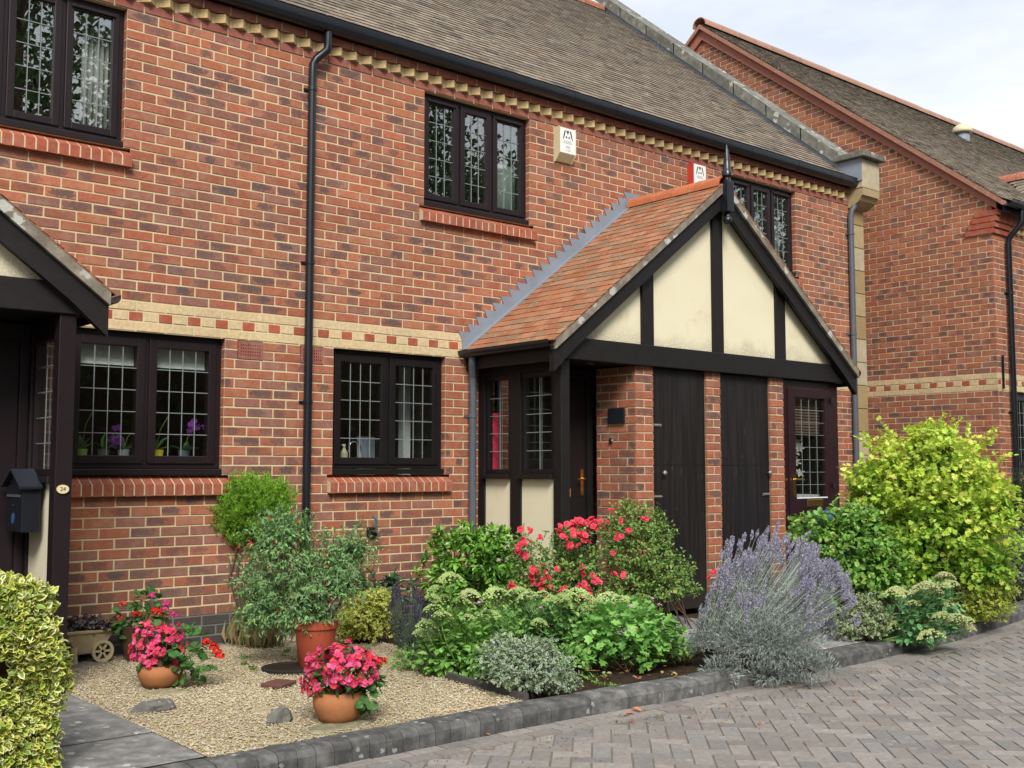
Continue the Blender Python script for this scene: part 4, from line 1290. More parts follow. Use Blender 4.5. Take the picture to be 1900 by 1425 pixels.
def shrub(name, label, cat, base, lobes, ntw, lpt, L, W, colf, mat='leaf', T=T5, tl=.06, droop=0., up=.35, inner=.25, bump=.14, nst=25, r0=.007, spread=.05, col2=None, zmin=.01, extra=None, group=None, flat=.7):
    e = empty(name, (base[0], base[1], max(base[2], 0)), label, cat, group)
    P, O_, rho = sample_lobes(lobes, ntw, inner, bump, zmin)
    n = len(P)
    idx = np.repeat(np.arange(n), lpt)
    m_ = len(idx)
    tw = unit(O_ * .8 + UPZ * up + rnd(n) * .5)
    s_ = NR.uniform(-1, .2, m_)
    p = P[idx] + tw[idx] * (s_ * tl)[:, None] + rnd(m_) * tl * .12
    D = unit(tw[idx] * .55 + rnd(m_) * .95 + O_[idx] * .25 - UPZ * droop)
    N = unit(UPZ * flat + O_[idx] * .5 + rnd(m_) * .45)
    f = Fol()
    ll = L * NR.uniform(.5, 1.25, m_)
    k = p[:, 2] > zmin
    c = colf(m_, p, rho[idx])
    f.add(p[k], D[k], N[k], ll[k], (ll * W / L)[k], c[k], T, None if col2 is None else pal(col2, m_, .12)[k])
    if extra: extra(f)
    fo = f.build('foliage', M[mat], e, v2=col2 is not None)
    if nst:
        st = stems_mesh(base, P[NR.choice(n, min(nst, n), replace=False)] , r0, spread)
        st.build('stems', M['stem'], e, smooth=True)
    return e

def shoots(base_lobes, n, length, L, W, colf, T, per=12, droop=.4, up=.6):
    def fn(f):
        P, O_, _ = sample_lobes(base_lobes, n, 0, .1, .1)
        for p, o_ in zip(P, O_):
            d = unit(o_ * .8 + UPZ * up + rnd(1)[0] * .35)
            ln = length * R.uniform(.5, 1.2)
            t = np.linspace(.1, 1, per)
            q = p + d * (t * ln)[:, None] - UPZ * (droop * ln * t ** 2)[:, None]
            dl = unit(rnd(per) * .9 + d * .5 - UPZ * .2)
            s_ = NR.uniform(.6, 1.1, per) * (1.1 - .45 * t)
            f.add(q, dl, unit(UPZ + rnd(per) * .4), L * s_, W * s_, colf(per, q, np.ones(per)), T)
            a = unit(np.cross(d, UPZ)) * .0018
            for i in range(per - 1):
                f.add(q[i][None], (q[i + 1] - q[i])[None], rnd(1), np.linalg.norm(q[i + 1] - q[i]) * 1.05, .004, np.array([[0.16, 0.09, 0.06]]), T5)
    return fn

def cp(p, var=.18, w_=None): return lambda n, P, rho: pal(p, n, var, w_)

def blooms(f, P, D, rad, col, petals=5, T=T8, cup=.35, w_=.9, rings=1):
    n = len(P); D = unit(D)
    A = unit(np.cross(D, rnd(n))); B = np.cross(D, A)
    for r_ in range(rings):
        for k in range(petals):
            t = 2 * math.pi * (k + .5 * r_) / petals + NR.uniform(-.15, .15, (n, 1))
            dr = A * np.cos(t) + B * np.sin(t) + D * (cup + .6 * r_)
            f.add(P, dr, D, rad * NR.uniform(.8, 1.1, n) * (1 - .3 * r_), rad * w_ * (1 - .3 * r_), col * NR.uniform(.85, 1.12, (n, 1)) if hasattr(col, 'shape') else np.array(col) * NR.uniform(.85, 1.12, (n, 1)), T)

# ---------------------------------------------------------------- variegated hedge by the path
def hedge():
    e = empty('euonymus_hedge', (-1.75, -2.6, 0), "clipped yellow and green variegated hedge beside the path, bottom left", 'hedge')
    x0, x1, y0, y1, z1 = -2.4, -1.235, -2.95, -2.2, .83
    f = Fol()
    n = 20000
    face = NR.choice(3, n, p=[.52, .30, .18])
    a, b = NR.random(n), NR.random(n)
    dep = np.abs(NR.normal(0, .035, n)) - .012
    P = np.zeros((n, 3)); O_ = np.zeros((n, 3))
    k = face == 0; P[k] = np.stack([x0 + (x1 - x0) * a[k], y0 + dep[k], z1 * b[k]], -1); O_[k] = (0, -1, 0)
    k = face == 1; P[k] = np.stack([x0 + (x1 - x0) * a[k], y0 + (y1 - y0) * b[k], z1 - dep[k]], -1); O_[k] = (0, 0, 1)
    k = face == 2; P[k] = np.stack([x1 - dep[k], y0 + (y1 - y0) * a[k], z1 * b[k]], -1); O_[k] = (1, 0, 0)
    bmp = .03 * np.sin(P[:, 0] * 17 + P[:, 2] * 9) + .025 * np.sin(P[:, 2] * 15 + P[:, 0] * 6 + 1) + .02 * np.sin(P[:, 1] * 19)
    P += O_ * bmp[:, None]
    # round the top edge
    ex = np.maximum(P[:, 0] - (x1 - .09), 0); ez = np.maximum(P[:, 2] - (z1 - .09), 0); P[:, 2] -= ex * ex * 4.5; P[:, 0] -= ez * ez * 4
    ey = np.maximum((y0 + .07) - P[:, 1], 0); P[:, 2] -= np.where(face == 1, ey * ey * 6, 0)
    # a bare pocket where twigs show
    hole = ((P[:, 0] + 1.49) / .10) ** 2 + ((P[:, 2] - .46) / .055) ** 2 < 1 + NR.normal(0, .3, n)
    P, O_ = P[~hole | (face != 0)], O_[~hole | (face != 0)]; n = len(P)
    D = unit(O_ * .7 + UPZ * .35 + rnd(n) * .8); N = unit(O_ * .5 + UPZ * .5 + rnd(n) * .45)
    L = NR.uniform(.022, .05, n)
    lit = np.clip(P[:, 2] / .83, 0, 1)[:, None]
    g = pal([(0.16, 0.30, 0.05), (0.22, 0.36, 0.06), (0.12, 0.24, 0.04)], n)
    y = pal([(0.80, 0.74, 0.20), (0.84, 0.80, 0.42), (0.68, 0.68, 0.12), (0.34, 0.44, 0.08)], n, .12, [4, 3.4, 3, 2])
    f.add(P, D, N, L, L * .62, g, T8, y)
    f.build('foliage', M['leaf_var'], e, True)
    MB().box(x0 + .05, x1 - .14, y0 + .14, y1 - .05, -.02, z1 - .15).build('branch_core', M['stem'], e)
    st = MB()
    for i in range(60):
        a = np.array([R.uniform(x0 + .1, x1 - .08), R.uniform(y0 + .05, y0 + .2), R.uniform(.1, .6)]); st.tube([a, a + np.array([R.uniform(-.06, .06), -.03, .16])], .0035, 4)
    st.build('twigs', M['stem'], e)
hedge()

# ---------------------------------------------------------------- pots
M['terracotta'] = m_plain("terracotta", (0.36, 0.148, 0.062), .8, .25, .3, 9, .25)
M['terra_plastic'] = m_plain("terracotta_plastic", (0.33, 0.065, 0.033), .5, .4, .12, 7, .05)
M['compost'] = m_plain("compost", (0.03, 0.02, 0.014), .95, .1, .4, 60, .6)
def bowl(label, P, r, h, group=None, mat='terracotta'):
    e = empty('terracotta_bowl', (P[0], P[1], 0), label, 'pot', group)
    prof = [(.60, 0), (.66, .02), (.84, .22), (.97, .5), (1.0, .66), (.97, .82), (.90, .94), (.885, 1.0), (.85, 1.0), (.85, .93)]
    b = MB().lathe([(r * a, h * z) for a, z in prof], P[0], P[1], 36); o = b.build('bowl', M[mat], e); shade_auto(o, 50)
    MB().lathe([(r * .84, h * .86), (r * .84, h * .88)], P[0], P[1], 24).build('compost', M['compost'], e)
    return e

def begonia(label, P, D, lob, h, nb, nl, pinks, holes=0):
    """dome of pink blooms over dark rounded leaves"""
    e = empty('begonia', (P[0], P[1], h), label, 'plant', 'pink begonias in terracotta bowls')
    f = Fol()
    Pl, O_, _ = sample_lobes(lob, nl, .45, .1, h * .75)
    n = len(Pl)
    f.add(Pl - O_ * .02, unit(O_ + rnd(n) * .7 - UPZ * .2), unit(UPZ * .5 + O_ + rnd(n) * .4), NR.uniform(.035, .06, n), NR.uniform(.03, .048, n), pal([(0.05, 0.13, 0.03), (0.07, 0.19, 0.05), (0.035, 0.075, 0.03), (0.09, 0.07, 0.045)], n), T8)
    f.build('foliage', M['leaf_gloss'], e)
    g = Fol()
    Pb, O_, _ = sample_lobes(lob, nb, .05, .07, h * 1.02)
    keep = (O_[:, 2] > -.35)
    Pb, O_ = Pb[keep], O_[keep]
    # small sprays of three or four flowers
    idx = np.repeat(np.arange(len(Pb)), 4)
    Q = Pb[idx] + rnd(len(idx)) * .014 + O_[idx] * .012
    blooms(g, Q, unit(O_[idx] + rnd(len(idx)) * .55), .0185, pal(pinks, len(idx), .12), 4, T8, .25, .95)
    g.add(Q, unit(O_[idx] + rnd(len(idx)) * .3), rnd(len(idx)), .007, .006, (0.75, 0.5, 0.06), T5)
    g.build('flowers', M['petal'], e)
    stems_mesh((P[0], P[1], h * .8), Pb[NR.choice(len(Pb), 20)], .004, .03).build('stems', M['stem_green'], e)
    return e
PINK = [(0.86, 0.075, 0.24), (0.88, 0.12, 0.30), (0.82, 0.06, 0.18), (0.88, 0.20, 0.38), (0.78, 0.07, 0.10)]

def geranium(label, base, lob, nl, heads, cols, group='geraniums in pots', lsize=.06):
    e = empty('geranium', tuple(base), label, 'plant', group)
    f = Fol()
    Pl, O_, _ = sample_lobes(lob, nl, .3, .08, base[2] * .4)
    n = len(Pl); L = NR.uniform(.7, 1.15, n) * lsize
    Dl = unit(O_ + rnd(n) * .6 - UPZ * .3); Nl = unit(UPZ * .9 + O_ * .5 + rnd(n) * .35)
    f.add(Pl, Dl, Nl, L, L * 1.05, pal([(0.09, 0.22, 0.055), (0.12, 0.28, 0.08), (0.06, 0.16, 0.04)], n), TR)
    f.build('foliage', M['leaf'], e)
    st = stems_mesh(base, Pl[NR.choice(n, min(n, 14), replace=False)], .004, .03)
    for (h_, c) in zip(heads, cols):
        g = Fol()
        m_ = 26
        d = rnd(m_); d[:, 2] = np.abs(d[:, 2]) * .8 - .15; d = unit(d)
        q = h_ + d * .026 * NR.uniform(.7, 1.1, (m_, 1))
        blooms(g, q, d, .0135, pal([c], m_, .12), 5, T5, .3, .95)
        g.build('flower_head', M['petal'], e)
        st.tube([np.array(base) + [0, 0, .02], (np.array(base) + h_) / 2 + [0, 0, .05], h_ - [0, 0, .01]], .003, 5)
    st.build('stems', M['stem_green'], e)
    return e
RED, CORAL, MAG = (0.80, 0.035, 0.018), (0.85, 0.13, 0.08), (0.72, 0.08, 0.30)

P1 = ground(628, 1337); D1 = depth(P1)
bowl("round terracotta bowl nearest the kerb, holding pink begonias", P1, .136, .155, 'terracotta bowls on the gravel')
begonia("pink begonia dome in the terracotta bowl nearest the kerb", P1, D1, [lobe(632, 1246, 62, 50, D1, 55), lobe(600, 1268, 36, 34, D1, 40), lobe(668, 1250, 38, 42, D1, 40)], .15, 260, 150, PINK)
geranium("leafy geranium with red blooms at the right of the front bowl", P1 + [.08, -.01, .15], [lobe(672, 1285, 30, 26, D1, 26), lobe(692, 1262, 16, 18, D1, 16)], 46, [at(708, 1228, D1), at(685, 1222, D1)], [RED, RED])
P2 = ground(297, 1273); D2 = depth(P2)
bowl("terracotta bowl on a flat stone beside the path, holding pink begonias", P2, .136, .135, 'terracotta bowls on the gravel')
begonia("straggly pink begonia in the terracotta bowl beside the path", P2, D2, [lobe(290, 1212, 42, 40, D2, 40), lobe(275, 1185, 24, 32, D2, 24), lobe(318, 1190, 22, 34, D2, 22), lobe(300, 1235, 44, 18, D2, 36)], .13, 190, 150, PINK)
geranium("large leaved geranium with red blooms trailing right of the path bowl", P2 + [.12, -.02, .11], [lobe(352, 1195, 30, 30, D2, 28), lobe(365, 1235, 28, 30, D2, 26), lobe(335, 1255, 22, 18, D2, 20)], 52, [at(384, 1193, D2), at(397, 1202, D2), at(408, 1217, D2), at(402, 1211, D2)], [RED] * 4, lsize=.072)
P3 = np.array([.19, -.27, 0.]); D3 = depth(P3)
e = empty('dark_pot', (P3[0], P3[1], 0), "dark brown glazed pot against the brick wall", 'pot')
b = MB().lathe([(.075, 0), (.08, .01), (.105, .10), (.12, .2), (.125, .235), (.115, .24), (.11, .22)], P3[0], P3[1], 28).build('pot', m_plain("dark_glaze", (0.06, 0.035, 0.022), .35, .5, .3, 8, .1), e); shade_auto(b, 50)
MB().lathe([(.108, .215), (.108, .218)], P3[0], P3[1], 20).build('compost', M['compost'], e)
geranium("dark leaved geranium with red, coral and magenta blooms by the wall", P3 + [0, 0, .21], [lobe(250, 1150, 38, 32, D3, 34), lobe(290, 1140, 24, 28, D3, 24), lobe(240, 1170, 30, 18, D3, 24), lobe(270, 1115, 26, 16, D3, 20)], 110,
         [at(228, 1122, D3), at(222, 1148, D3), at(254, 1140, D3 - .05), at(287, 1134, D3 - .05), at(297, 1138, D3 - .05), at(283, 1106, D3), at(308, 1121, D3), at(322, 1142, D3), at(305, 1130, D3)],
         [CORAL, CORAL, RED, RED, RED, MAG, MAG, MAG, MAG])

# stone wheelbarrow planter
def barrow():
    c = ground(158, 1228); x, y = c[0], c[1]
    e = empty('wheelbarrow_planter', (x, y, 0), "small cast stone wheelbarrow planter by the wall, dark foliage inside", 'planter')
    m_ = m_plain("cast_stone", (0.36, 0.30, 0.185), .92, .15, .3, 14, .5)
    V, F = [], []
    rings = [(.085, .055, .06), (.155, .095, .20), (.168, .108, .205), (.168, .108, .225), (.145, .085, .225), (.135, .078, .18)]
    for (a, b_, z) in rings:
        V += [(x - a, y - b_, z), (x + a, y - b_, z), (x + a, y + b_, z), (x - a, y + b_, z)]
    for i in range(len(rings) - 1):
        for k in range(4): F.append((i * 4 + k, i * 4 + (k + 1) % 4, (i + 1) * 4 + (k + 1) % 4, (i + 1) * 4 + k))
    F += [(3, 2, 1, 0), (20, 21, 22, 23)]
    obj('tub', V, F, m_, e, bevel=.006)
    for sy in (-1,):
        yw = y - .10
        w_ = MB()
        for k in range(20):
            t0, t1 = 2 * math.pi * k / 20, 2 * math.pi * (k + 1) / 20
            q = lambda t, r_, yy: (x + .085 + r_ * math.cos(t), yy, .075 + r_ * math.sin(t))
            w_.add([q(t0, .075, yw), q(t1, .075, yw), q(t1, .055, yw), q(t0, .055, yw), q(t0, .075, yw + .03), q(t1, .075, yw + .03), q(t1, .055, yw + .03), q(t0, .055, yw + .03)],
                   [(0, 1, 2, 3), (7, 6, 5, 4), (0, 4, 5, 1), (2, 6, 7, 3)])
        for k in range(6):
            t = 2 * math.pi * k / 6; w_.bar((x + .085, yw + .015, .075), (x + .085 + .06 * math.cos(t), yw + .015, .075 + .06 * math.sin(t)), .014, .014, (0, 1, 0))
        w_.build('wheel', m_, e)
        MB().tube([(x - .10, y - .07, .11), (x - .105, y - .08, .06), (x - .10, y - .08, -.01)], [.03, .022, .026], 10).build('leg', m_, e)
        MB().tube([(x - .10, y + .07, .11), (x - .105, y + .08, .06), (x - .10, y + .08, -.01)], [.03, .022, .026], 10).build('leg', m_, e)
        MB().tube([(x - .12, y - .07, .16), (x - .2, y - .075, .17), (x - .27, y - .075, .165)], [.022, .018, .016], 8).build('handle', m_, e)
    D = depth(c)
    shrub('heuchera', "dark purple and silver leaved plant filling the stone wheelbarrow", 'plant', (x, y, .2), [(np.array([x, y, .25]), .14, .09, .045)], 150, 3, .038, .034, cp([(0.10, 0.055, 0.075), (0.22, 0.20, 0.20), (0.05, 0.03, 0.035), (0.16, 0.10, 0.13), (0.3, 0.29, 0.27)]), 'leaf', TR, .02, nst=0, zmin=.2)
barrow()
# flat rock under the barrow, flat stones, rocks, tile
M['rock'] = m_col("grey_rock", .95, .15, 18, .5, (0.05, 0.05, 0.05), .9, (25, .2, (0.4, 0.41, 0.38), .4))
def rock(name, label, P, sx, sy, sz, rz, col, group=None):
    V, F = [], []
    n, mrows = 9, 5
    s0 = R.random() * 10
    for i in range(mrows):
        a = -.35 + (math.pi / 2 + .35) * i / (mrows - 1)
        for k in range(n):
            t = 2 * math.pi * k / n
            q = 1 + .22 * math.sin(t * 2 + s0) + .13 * math.sin(t * 3 + 2 * s0 + i) + R.uniform(-.07, .07)
            V.append((math.cos(t) * math.cos(a) ** .6 * q * sx, math.sin(t) * math.cos(a) ** .6 * q * sy, math.sin(a) * sz * (1 + R.uniform(-.12, .12))) if i < mrows - 1 else (math.cos(t) * .35 * q * sx, math.sin(t) * .35 * q * sy, sz * R.uniform(.9, 1.05)))
    for i in range(mrows - 1):
        for k in range(n): F.append((i * n + k, i * n + (k + 1) % n, (i + 1) * n + (k + 1) % n, (i + 1) * n + k))
    F.append(tuple((mrows - 1) * n + k for k in range(n)))
    ca, sa = math.cos(rz), math.sin(rz)
    V = [(P[0] + x * ca - y * sa, P[1] + x * sa + y * ca, P[2] + z) for x, y, z in V]
    return tag(obj(name, V, F, M['rock'], None, {'col': [col] * len(V)}), label, 'stone', group)
rock('rock', "squarish grey green rock on gravel left of the front bowl", ground(520, 1337), .075, .055, .07, .5, (0.20, 0.20, 0.17), 'rocks on the gravel')
rock('rock', "low dark grey rock on gravel in front of the path bowl", ground(288, 1316), .11, .075, .05, .2, (0.17, 0.16, 0.145), 'rocks on the gravel')
rock('flat_stone', "flat pale mossy stone under the begonia bowl beside the path", ground(305, 1284) + [0, 0, -.012], .20, .10, .02, -.4, (0.38, 0.34, 0.20), 'flat stones')
rock('flat_stone', "flat mossy stone under the bowl nearest the kerb", ground(632, 1345) + [0, 0, -.012], .20, .12, .018, .3, (0.30, 0.28, 0.17), 'flat stones')
rock('flat_stone', "flat grey stone slab under the stone wheelbarrow", ground(150, 1234) + [0, 0, -.015], .22, .16, .022, .1, (0.22, 0.19, 0.14), 'flat stones')
rock('flat_stone', "cream flat stone sunk in gravel between the two bowls", ground(488, 1318) + [0, 0, -.01], .09, .06, .016, .7, (0.50, 0.42, 0.27), 'flat stones')
c = ground(517, 1272)
o = MB().box(-.085, .085, -.075, .075, 0, .022).build('quarry_tile', m_plain("dark_quarry_tile", (0.12, 0.055, 0.045), .8, .3, .25, 10), bevel=.004)
o.location = (c[0], c[1], .012); o.rotation_euler = (0, 0, .5); tag(o, "dark red square tile lying on the gravel", 'tile')
c = ground(540, 1241)
e = empty('round_grating', (c[0], c[1], 0), "round black grating of soil beside the plastic bucket", 'grating')
b = MB().lathe([(.19, -.01), (.195, .015), (.175, .02), (.165, .008), (.165, .0)], c[0], c[1], 32).build('rim', m_plain("black_rubber", (0.02, 0.018, 0.018), .8, .3, .3, 12), e)
MB().lathe([(.166, .006), (.166, .009)], c[0], c[1], 24).build('soil', M['compost'], e)

# ---------------------------------------------------------------- bucket with fuchsia
PB = ground(585, 1236); DB = depth(PB)
e = empty('plastic_bucket', (PB[0], PB[1], 0), "tall terracotta coloured plastic pot under the fuchsia", 'pot')
b = MB().lathe([(.108, 0), (.112, .004), (.138, .255), (.150, .257), (.153, .31), (.145, .313), (.14, .29)], PB[0], PB[1], 36).build('bucket', M['terra_plastic'], e); shade_auto(b, 40)
MB().lathe([(.138, .285), (.138, .288)], PB[0], PB[1], 24).build('compost', M['compost'], e)
FU = [(0.17, 0.33, 0.12), (0.22, 0.39, 0.16), (0.13, 0.27, 0.09), (0.29, 0.48, 0.15), (0.22, 0.35, 0.18)]
fz = shrub('fuchsia', "large airy fuchsia with drooping red flowers in the plastic pot", 'plant', (PB[0], PB[1], .28),
      [lobe(560, 1065, 92, 88, DB, 70), lobe(492, 1075, 58, 85, DB, 50, .1), lobe(632, 1055, 56, 70, DB, 50), lobe(545, 1140, 84, 34, DB, 60), lobe(530, 985, 60, 46, DB, 40), lobe(655, 1020, 45, 36, DB, 30, .1), lobe(480, 1130, 44, 44, DB, 40)],
      2100, 6, .036, .015, cp(FU), 'grey_leaf', T5, .085, droop=.45, up=.1, inner=.42, bump=.3, nst=46, r0=.004, spread=.04, zmin=.05,
      extra=shoots([lobe(555, 1020, 95, 75, DB, 60), lobe(650, 1010, 45, 40, DB, 30), lobe(480, 1040, 40, 60, DB, 30)], 70, .17, .036, .015, cp(FU), T5, 13))
g = Fol()
fl = np.array([at(x, y, DB - .12 + R.uniform(-.1, .1)) for x, y in [(462, 1008), (443, 1014), (466, 1006), (505, 1140), (514, 1133), (615, 1114), (553, 966), (541, 949), (530, 1000), (511, 1004), (512, 1136), (608, 1050), (585, 1000), (500, 960), (570, 1090)]])
blooms(g, fl, np.broadcast_to([0, 0, -1.], fl.shape), .02, np.array([0.72, 0.03, 0.04]), 4, T5, .9, .5)
g.add(fl + [0, 0, .012], np.broadcast_to([0, 0, -1.], fl.shape), rnd(len(fl)), .03, .010, (0.7, 0.03, 0.05), T5)
g.build('flowers', M['petal'], fz)

# golden conifer against the wall
PC = ground(455, 1190); DC = depth(PC)
def spray(f):
    P, O_, rho = sample_lobes([lobe(472, 935, 66, 44, DC, 45), lobe(425, 950, 38, 36, DC, 34), lobe(512, 930, 36, 40, DC, 34), lobe(470, 905, 44, 24, DC, 34), lobe(432, 985, 40, 30, DC, 30), lobe(500, 970, 46, 30, DC, 34)], 1500, .3, .22, .1)
    for p, o_ in zip(P, O_):
        tw = unit(o_ * .6 + UPZ * .75 + rnd(1)[0] * .4)
        n = 20
        t = NR.uniform(0, 1, n)
        q = p + tw * (t[:, None] * .07 - .04) + rnd(n) * .007
        d = unit(tw + rnd(n) * .75)
        f.add(q, d, rnd(n), NR.uniform(.018, .035, n), .006, pal([(0.26, 0.50, 0.05), (0.20, 0.42, 0.04), (0.34, 0.56, 0.07)], n), T5)
e = empty('golden_conifer', (PC[0], PC[1], 0), "bright lime green clipped conifer bush against the wall", 'shrub')
f = Fol(); spray(f); f.build('foliage', M['leaf'], e)
st = MB()
for i in range(4):
    t = at(R.uniform(440, 500), R.uniform(930, 985), DC); st.tube([PC + [R.uniform(-.04, .04), R.uniform(-.04, .04), -.02], PC * .5 + t * .5 + np.array([-.08, 0, .0]) + NR.normal(0, .02, 3), t], [.016, .011, .005], 6)
for i in range(10):
    a = at(R.uniform(400, 450), R.uniform(990, 1050), DC - .03); st.tube([a, a + NR.normal(0, .06, 3) + [0.03, 0, -.05]], .003, 4)
st.build('branches', m_plain("dead_twig", (0.10, 0.07, 0.05), .9, .15, .3, 30), e)

def grass(name, label, cat, pts, n, L, col, lean=.35, wid=.006, mat='leaf', group=None):
    e = Fol(); P = np.array([pts[R.randrange(len(pts))] for _ in range(n)]) + np.stack([NR.normal(0, .05, n), NR.normal(0, .05, n), np.zeros(n)], -1)
    d = unit(UPZ + rnd(n) * lean); e.add(P, d, rnd(n), L * NR.uniform(.5, 1.2, n), wid, pal(col, n), T5)
    return tag(e.build(name, M[mat]), label, cat, group)
grass('straw_tuft', "dry straw coloured grass tuft at the foot of the conifer", 'grass', [ground(x, y) for x, y in ((455, 1195), (475, 1200), (500, 1198), (440, 1192))], 420, .2, [(0.36, 0.29, 0.15), (0.28, 0.22, 0.10), (0.17, 0.20, 0.07)], .35, .003)

# ---------------------------------------------------------------- the flower bed
PY = ground(680, 1192); DY = depth(PY)
shrub('golden_euonymus', "rounded yellow and green variegated bush right of the plastic pot", 'shrub', PY, [lobe(678, 1142, 54, 46, DY, 50), lobe(700, 1115, 34, 26, DY, 34), lobe(650, 1160, 34, 30, DY, 34)], 1050, 5, .026, .017,
      cp([(0.24, 0.36, 0.06), (0.3, 0.42, 0.07), (0.17, 0.28, 0.05)]), 'leaf_var', T8, .045, col2=[(0.78, 0.74, 0.22), (0.72, 0.70, 0.15), (0.50, 0.56, 0.11)])
PH = ground(720, 1170); DH = depth(PH)
shrub('hellebore', "dark glossy leaved clump behind the golden bush by the wall", 'plant', PH, [lobe(690, 1085, 44, 26, DH, 30), lobe(730, 1095, 40, 24, DH, 30)], 60, 4, .11, .028, cp([(0.05, 0.12, 0.06), (0.07, 0.15, 0.07)]), 'leaf_gloss', T8, .06, droop=.25, nst=14)

def lavender(label, base, centre, D, rx, rz, nst, spikes, leafcol, flcol, nleaf, spl=.05, lowfrac=.6, group='lavender bushes', r0=.0013, fat=.0075):
    e = empty('lavender', (base[0], base[1], max(0, base[2])), label, 'shrub', group)
    ncl = max(6, nst // 34)
    tc_ = NR.uniform(0, 2 * math.pi, ncl); uc = NR.uniform(0, 1, ncl) ** .5
    ki = NR.integers(0, ncl, nst)
    v = np.stack([np.cos(tc_) * uc, np.sin(tc_) * uc], -1)[ki] + NR.normal(0, .085, (nst, 2))
    u = np.minimum(np.linalg.norm(v, axis=1), 1.12)
    kh = NR.uniform(.72, 1.08, ncl)[ki]
    ry = rx * .75
    c = at(*centre, D)
    hgt = np.sqrt(np.clip(1.02 - u * u * .93, .02, 1)) * NR.uniform(.84, 1.06, nst) * kh
    tips = c + RT * (v[:, :1] * rx * 1.04) + FH * (v[:, 1:] * ry) + UPZ * (hgt * rz)[:, None] + NR.normal(0, .012, (nst, 3))
    b = np.array(base) + RT * (v[:, :1] * rx * .28) + FH * (v[:, 1:] * ry * .28)
    mid = b * .5 + tips * .5 + unit(tips - b) * 0 + UPZ * .03 + (RT * v[:, :1] * rx + FH * v[:, 1:] * ry) * .10
    tt = np.linspace(0, 1, 5)
    # stems as thin three sided ribbons
    V, F = [], []
    k = 0
    for i in range(nst):
        pts = [(1 - t) ** 2 * b[i] + 2 * t * (1 - t) * mid[i] + t * t * tips[i] for t in (0.25, .6, 1)]
        for p in pts:
            V += [p + [r0, 0, 0], p + [-r0 * .5, r0, 0], p + [-r0 * .5, -r0, 0]]
        for s_ in range(2):
            for q in range(3): F.append((k + s_ * 3 + q, k + s_ * 3 + (q + 1) % 3, k + s_ * 3 + 3 + (q + 1) % 3, k + s_ * 3 + 3 + q))
        k += 9
    obj('stems', V, F, m_plain("lavender_stem", leafcol[0], .8, .2, .2, 20, 0), e)
    f = Fol()
    i = NR.integers(0, nst, nleaf); t = NR.uniform(.12, lowfrac, nleaf)[:, None] ** .8
    p = (1 - t) ** 2 * b[i] + 2 * t * (1 - t) * mid[i] + t * t * tips[i] + rnd(nleaf) * .012
    d = unit((tips[i] - b[i]) / np.linalg.norm(tips[i] - b[i], axis=1, keepdims=True) * .5 + rnd(nleaf) * 1.0 + UPZ * .25)
    kz = p[:, 2] > -.08
    f.add(p[kz], d[kz], rnd(nleaf)[kz], NR.uniform(.02, .042, nleaf)[kz], .0048, pal(leafcol, nleaf, .2)[kz], T5)
    f.build('foliage', M['grey_leaf'], e)
    g = Fol()
    ns = int(nst * spikes); sel = np.argsort(-hgt + NR.normal(0, .25, nst))[:ns]
    dr = unit(tips[sel] - mid[sel]); dr = unit(dr + UPZ * .7 + rnd(len(sel)) * .22)
    for ring in range(9):
        a = ring / 8
        q = tips[sel] + dr * (a * spl - spl * .15)
        rr = fat * (1 - .45 * abs(a - .4) * 1.5)
        for m_ in range(4):
            w_ = rnd(len(sel)); w_ = unit(w_ - dr * (w_ * dr).sum(-1, keepdims=True))
            g.add(q, unit(w_ + dr * .8), rnd(len(sel)), rr * 1.55, rr * 1.0, pal(flcol, len(sel), .2), T5)
    g.build('flower_spikes', M['petal'], e)
    return e
PL = ground(757, 1225); DL = depth(PL)
lavender("dark sparse lavender between the golden bush and the stonecrop", PL, (757, 1222), DL, 52 * DL / FPX, 160 * DL / FPX, 190, .5, [(0.12, 0.155, 0.11), (0.09, 0.12, 0.085), (0.16, 0.20, 0.15)], [(0.10, 0.08, 0.18), (0.15, 0.12, 0.24), (0.09, 0.075, 0.12)], 3600, .05)

PG = ground(875, 1165); DG = depth(PG)
shrub('glossy_shrub', "bushy evergreen with glossy pointed leaves in front of the porch drainpipe", 'shrub', PG,
      [lobe(875, 1035, 70, 52, DG, 60), lobe(822, 1065, 52, 40, DG, 50), lobe(925, 1040, 48, 52, DG, 44), lobe(850, 1000, 44, 28, DG, 40), lobe(915, 1000, 34, 24, DG, 30), lobe(860, 1100, 62, 42, DG, 50), lobe(930, 1105, 48, 50, DG, 40)],
      420, 9, .078, .026, cp([(0.20, 0.43, 0.06), (0.15, 0.35, 0.05), (0.27, 0.50, 0.08), (0.09, 0.22, 0.04)]), 'leaf_gloss', T8, .035, up=.5, inner=.3, nst=30, r0=.008)

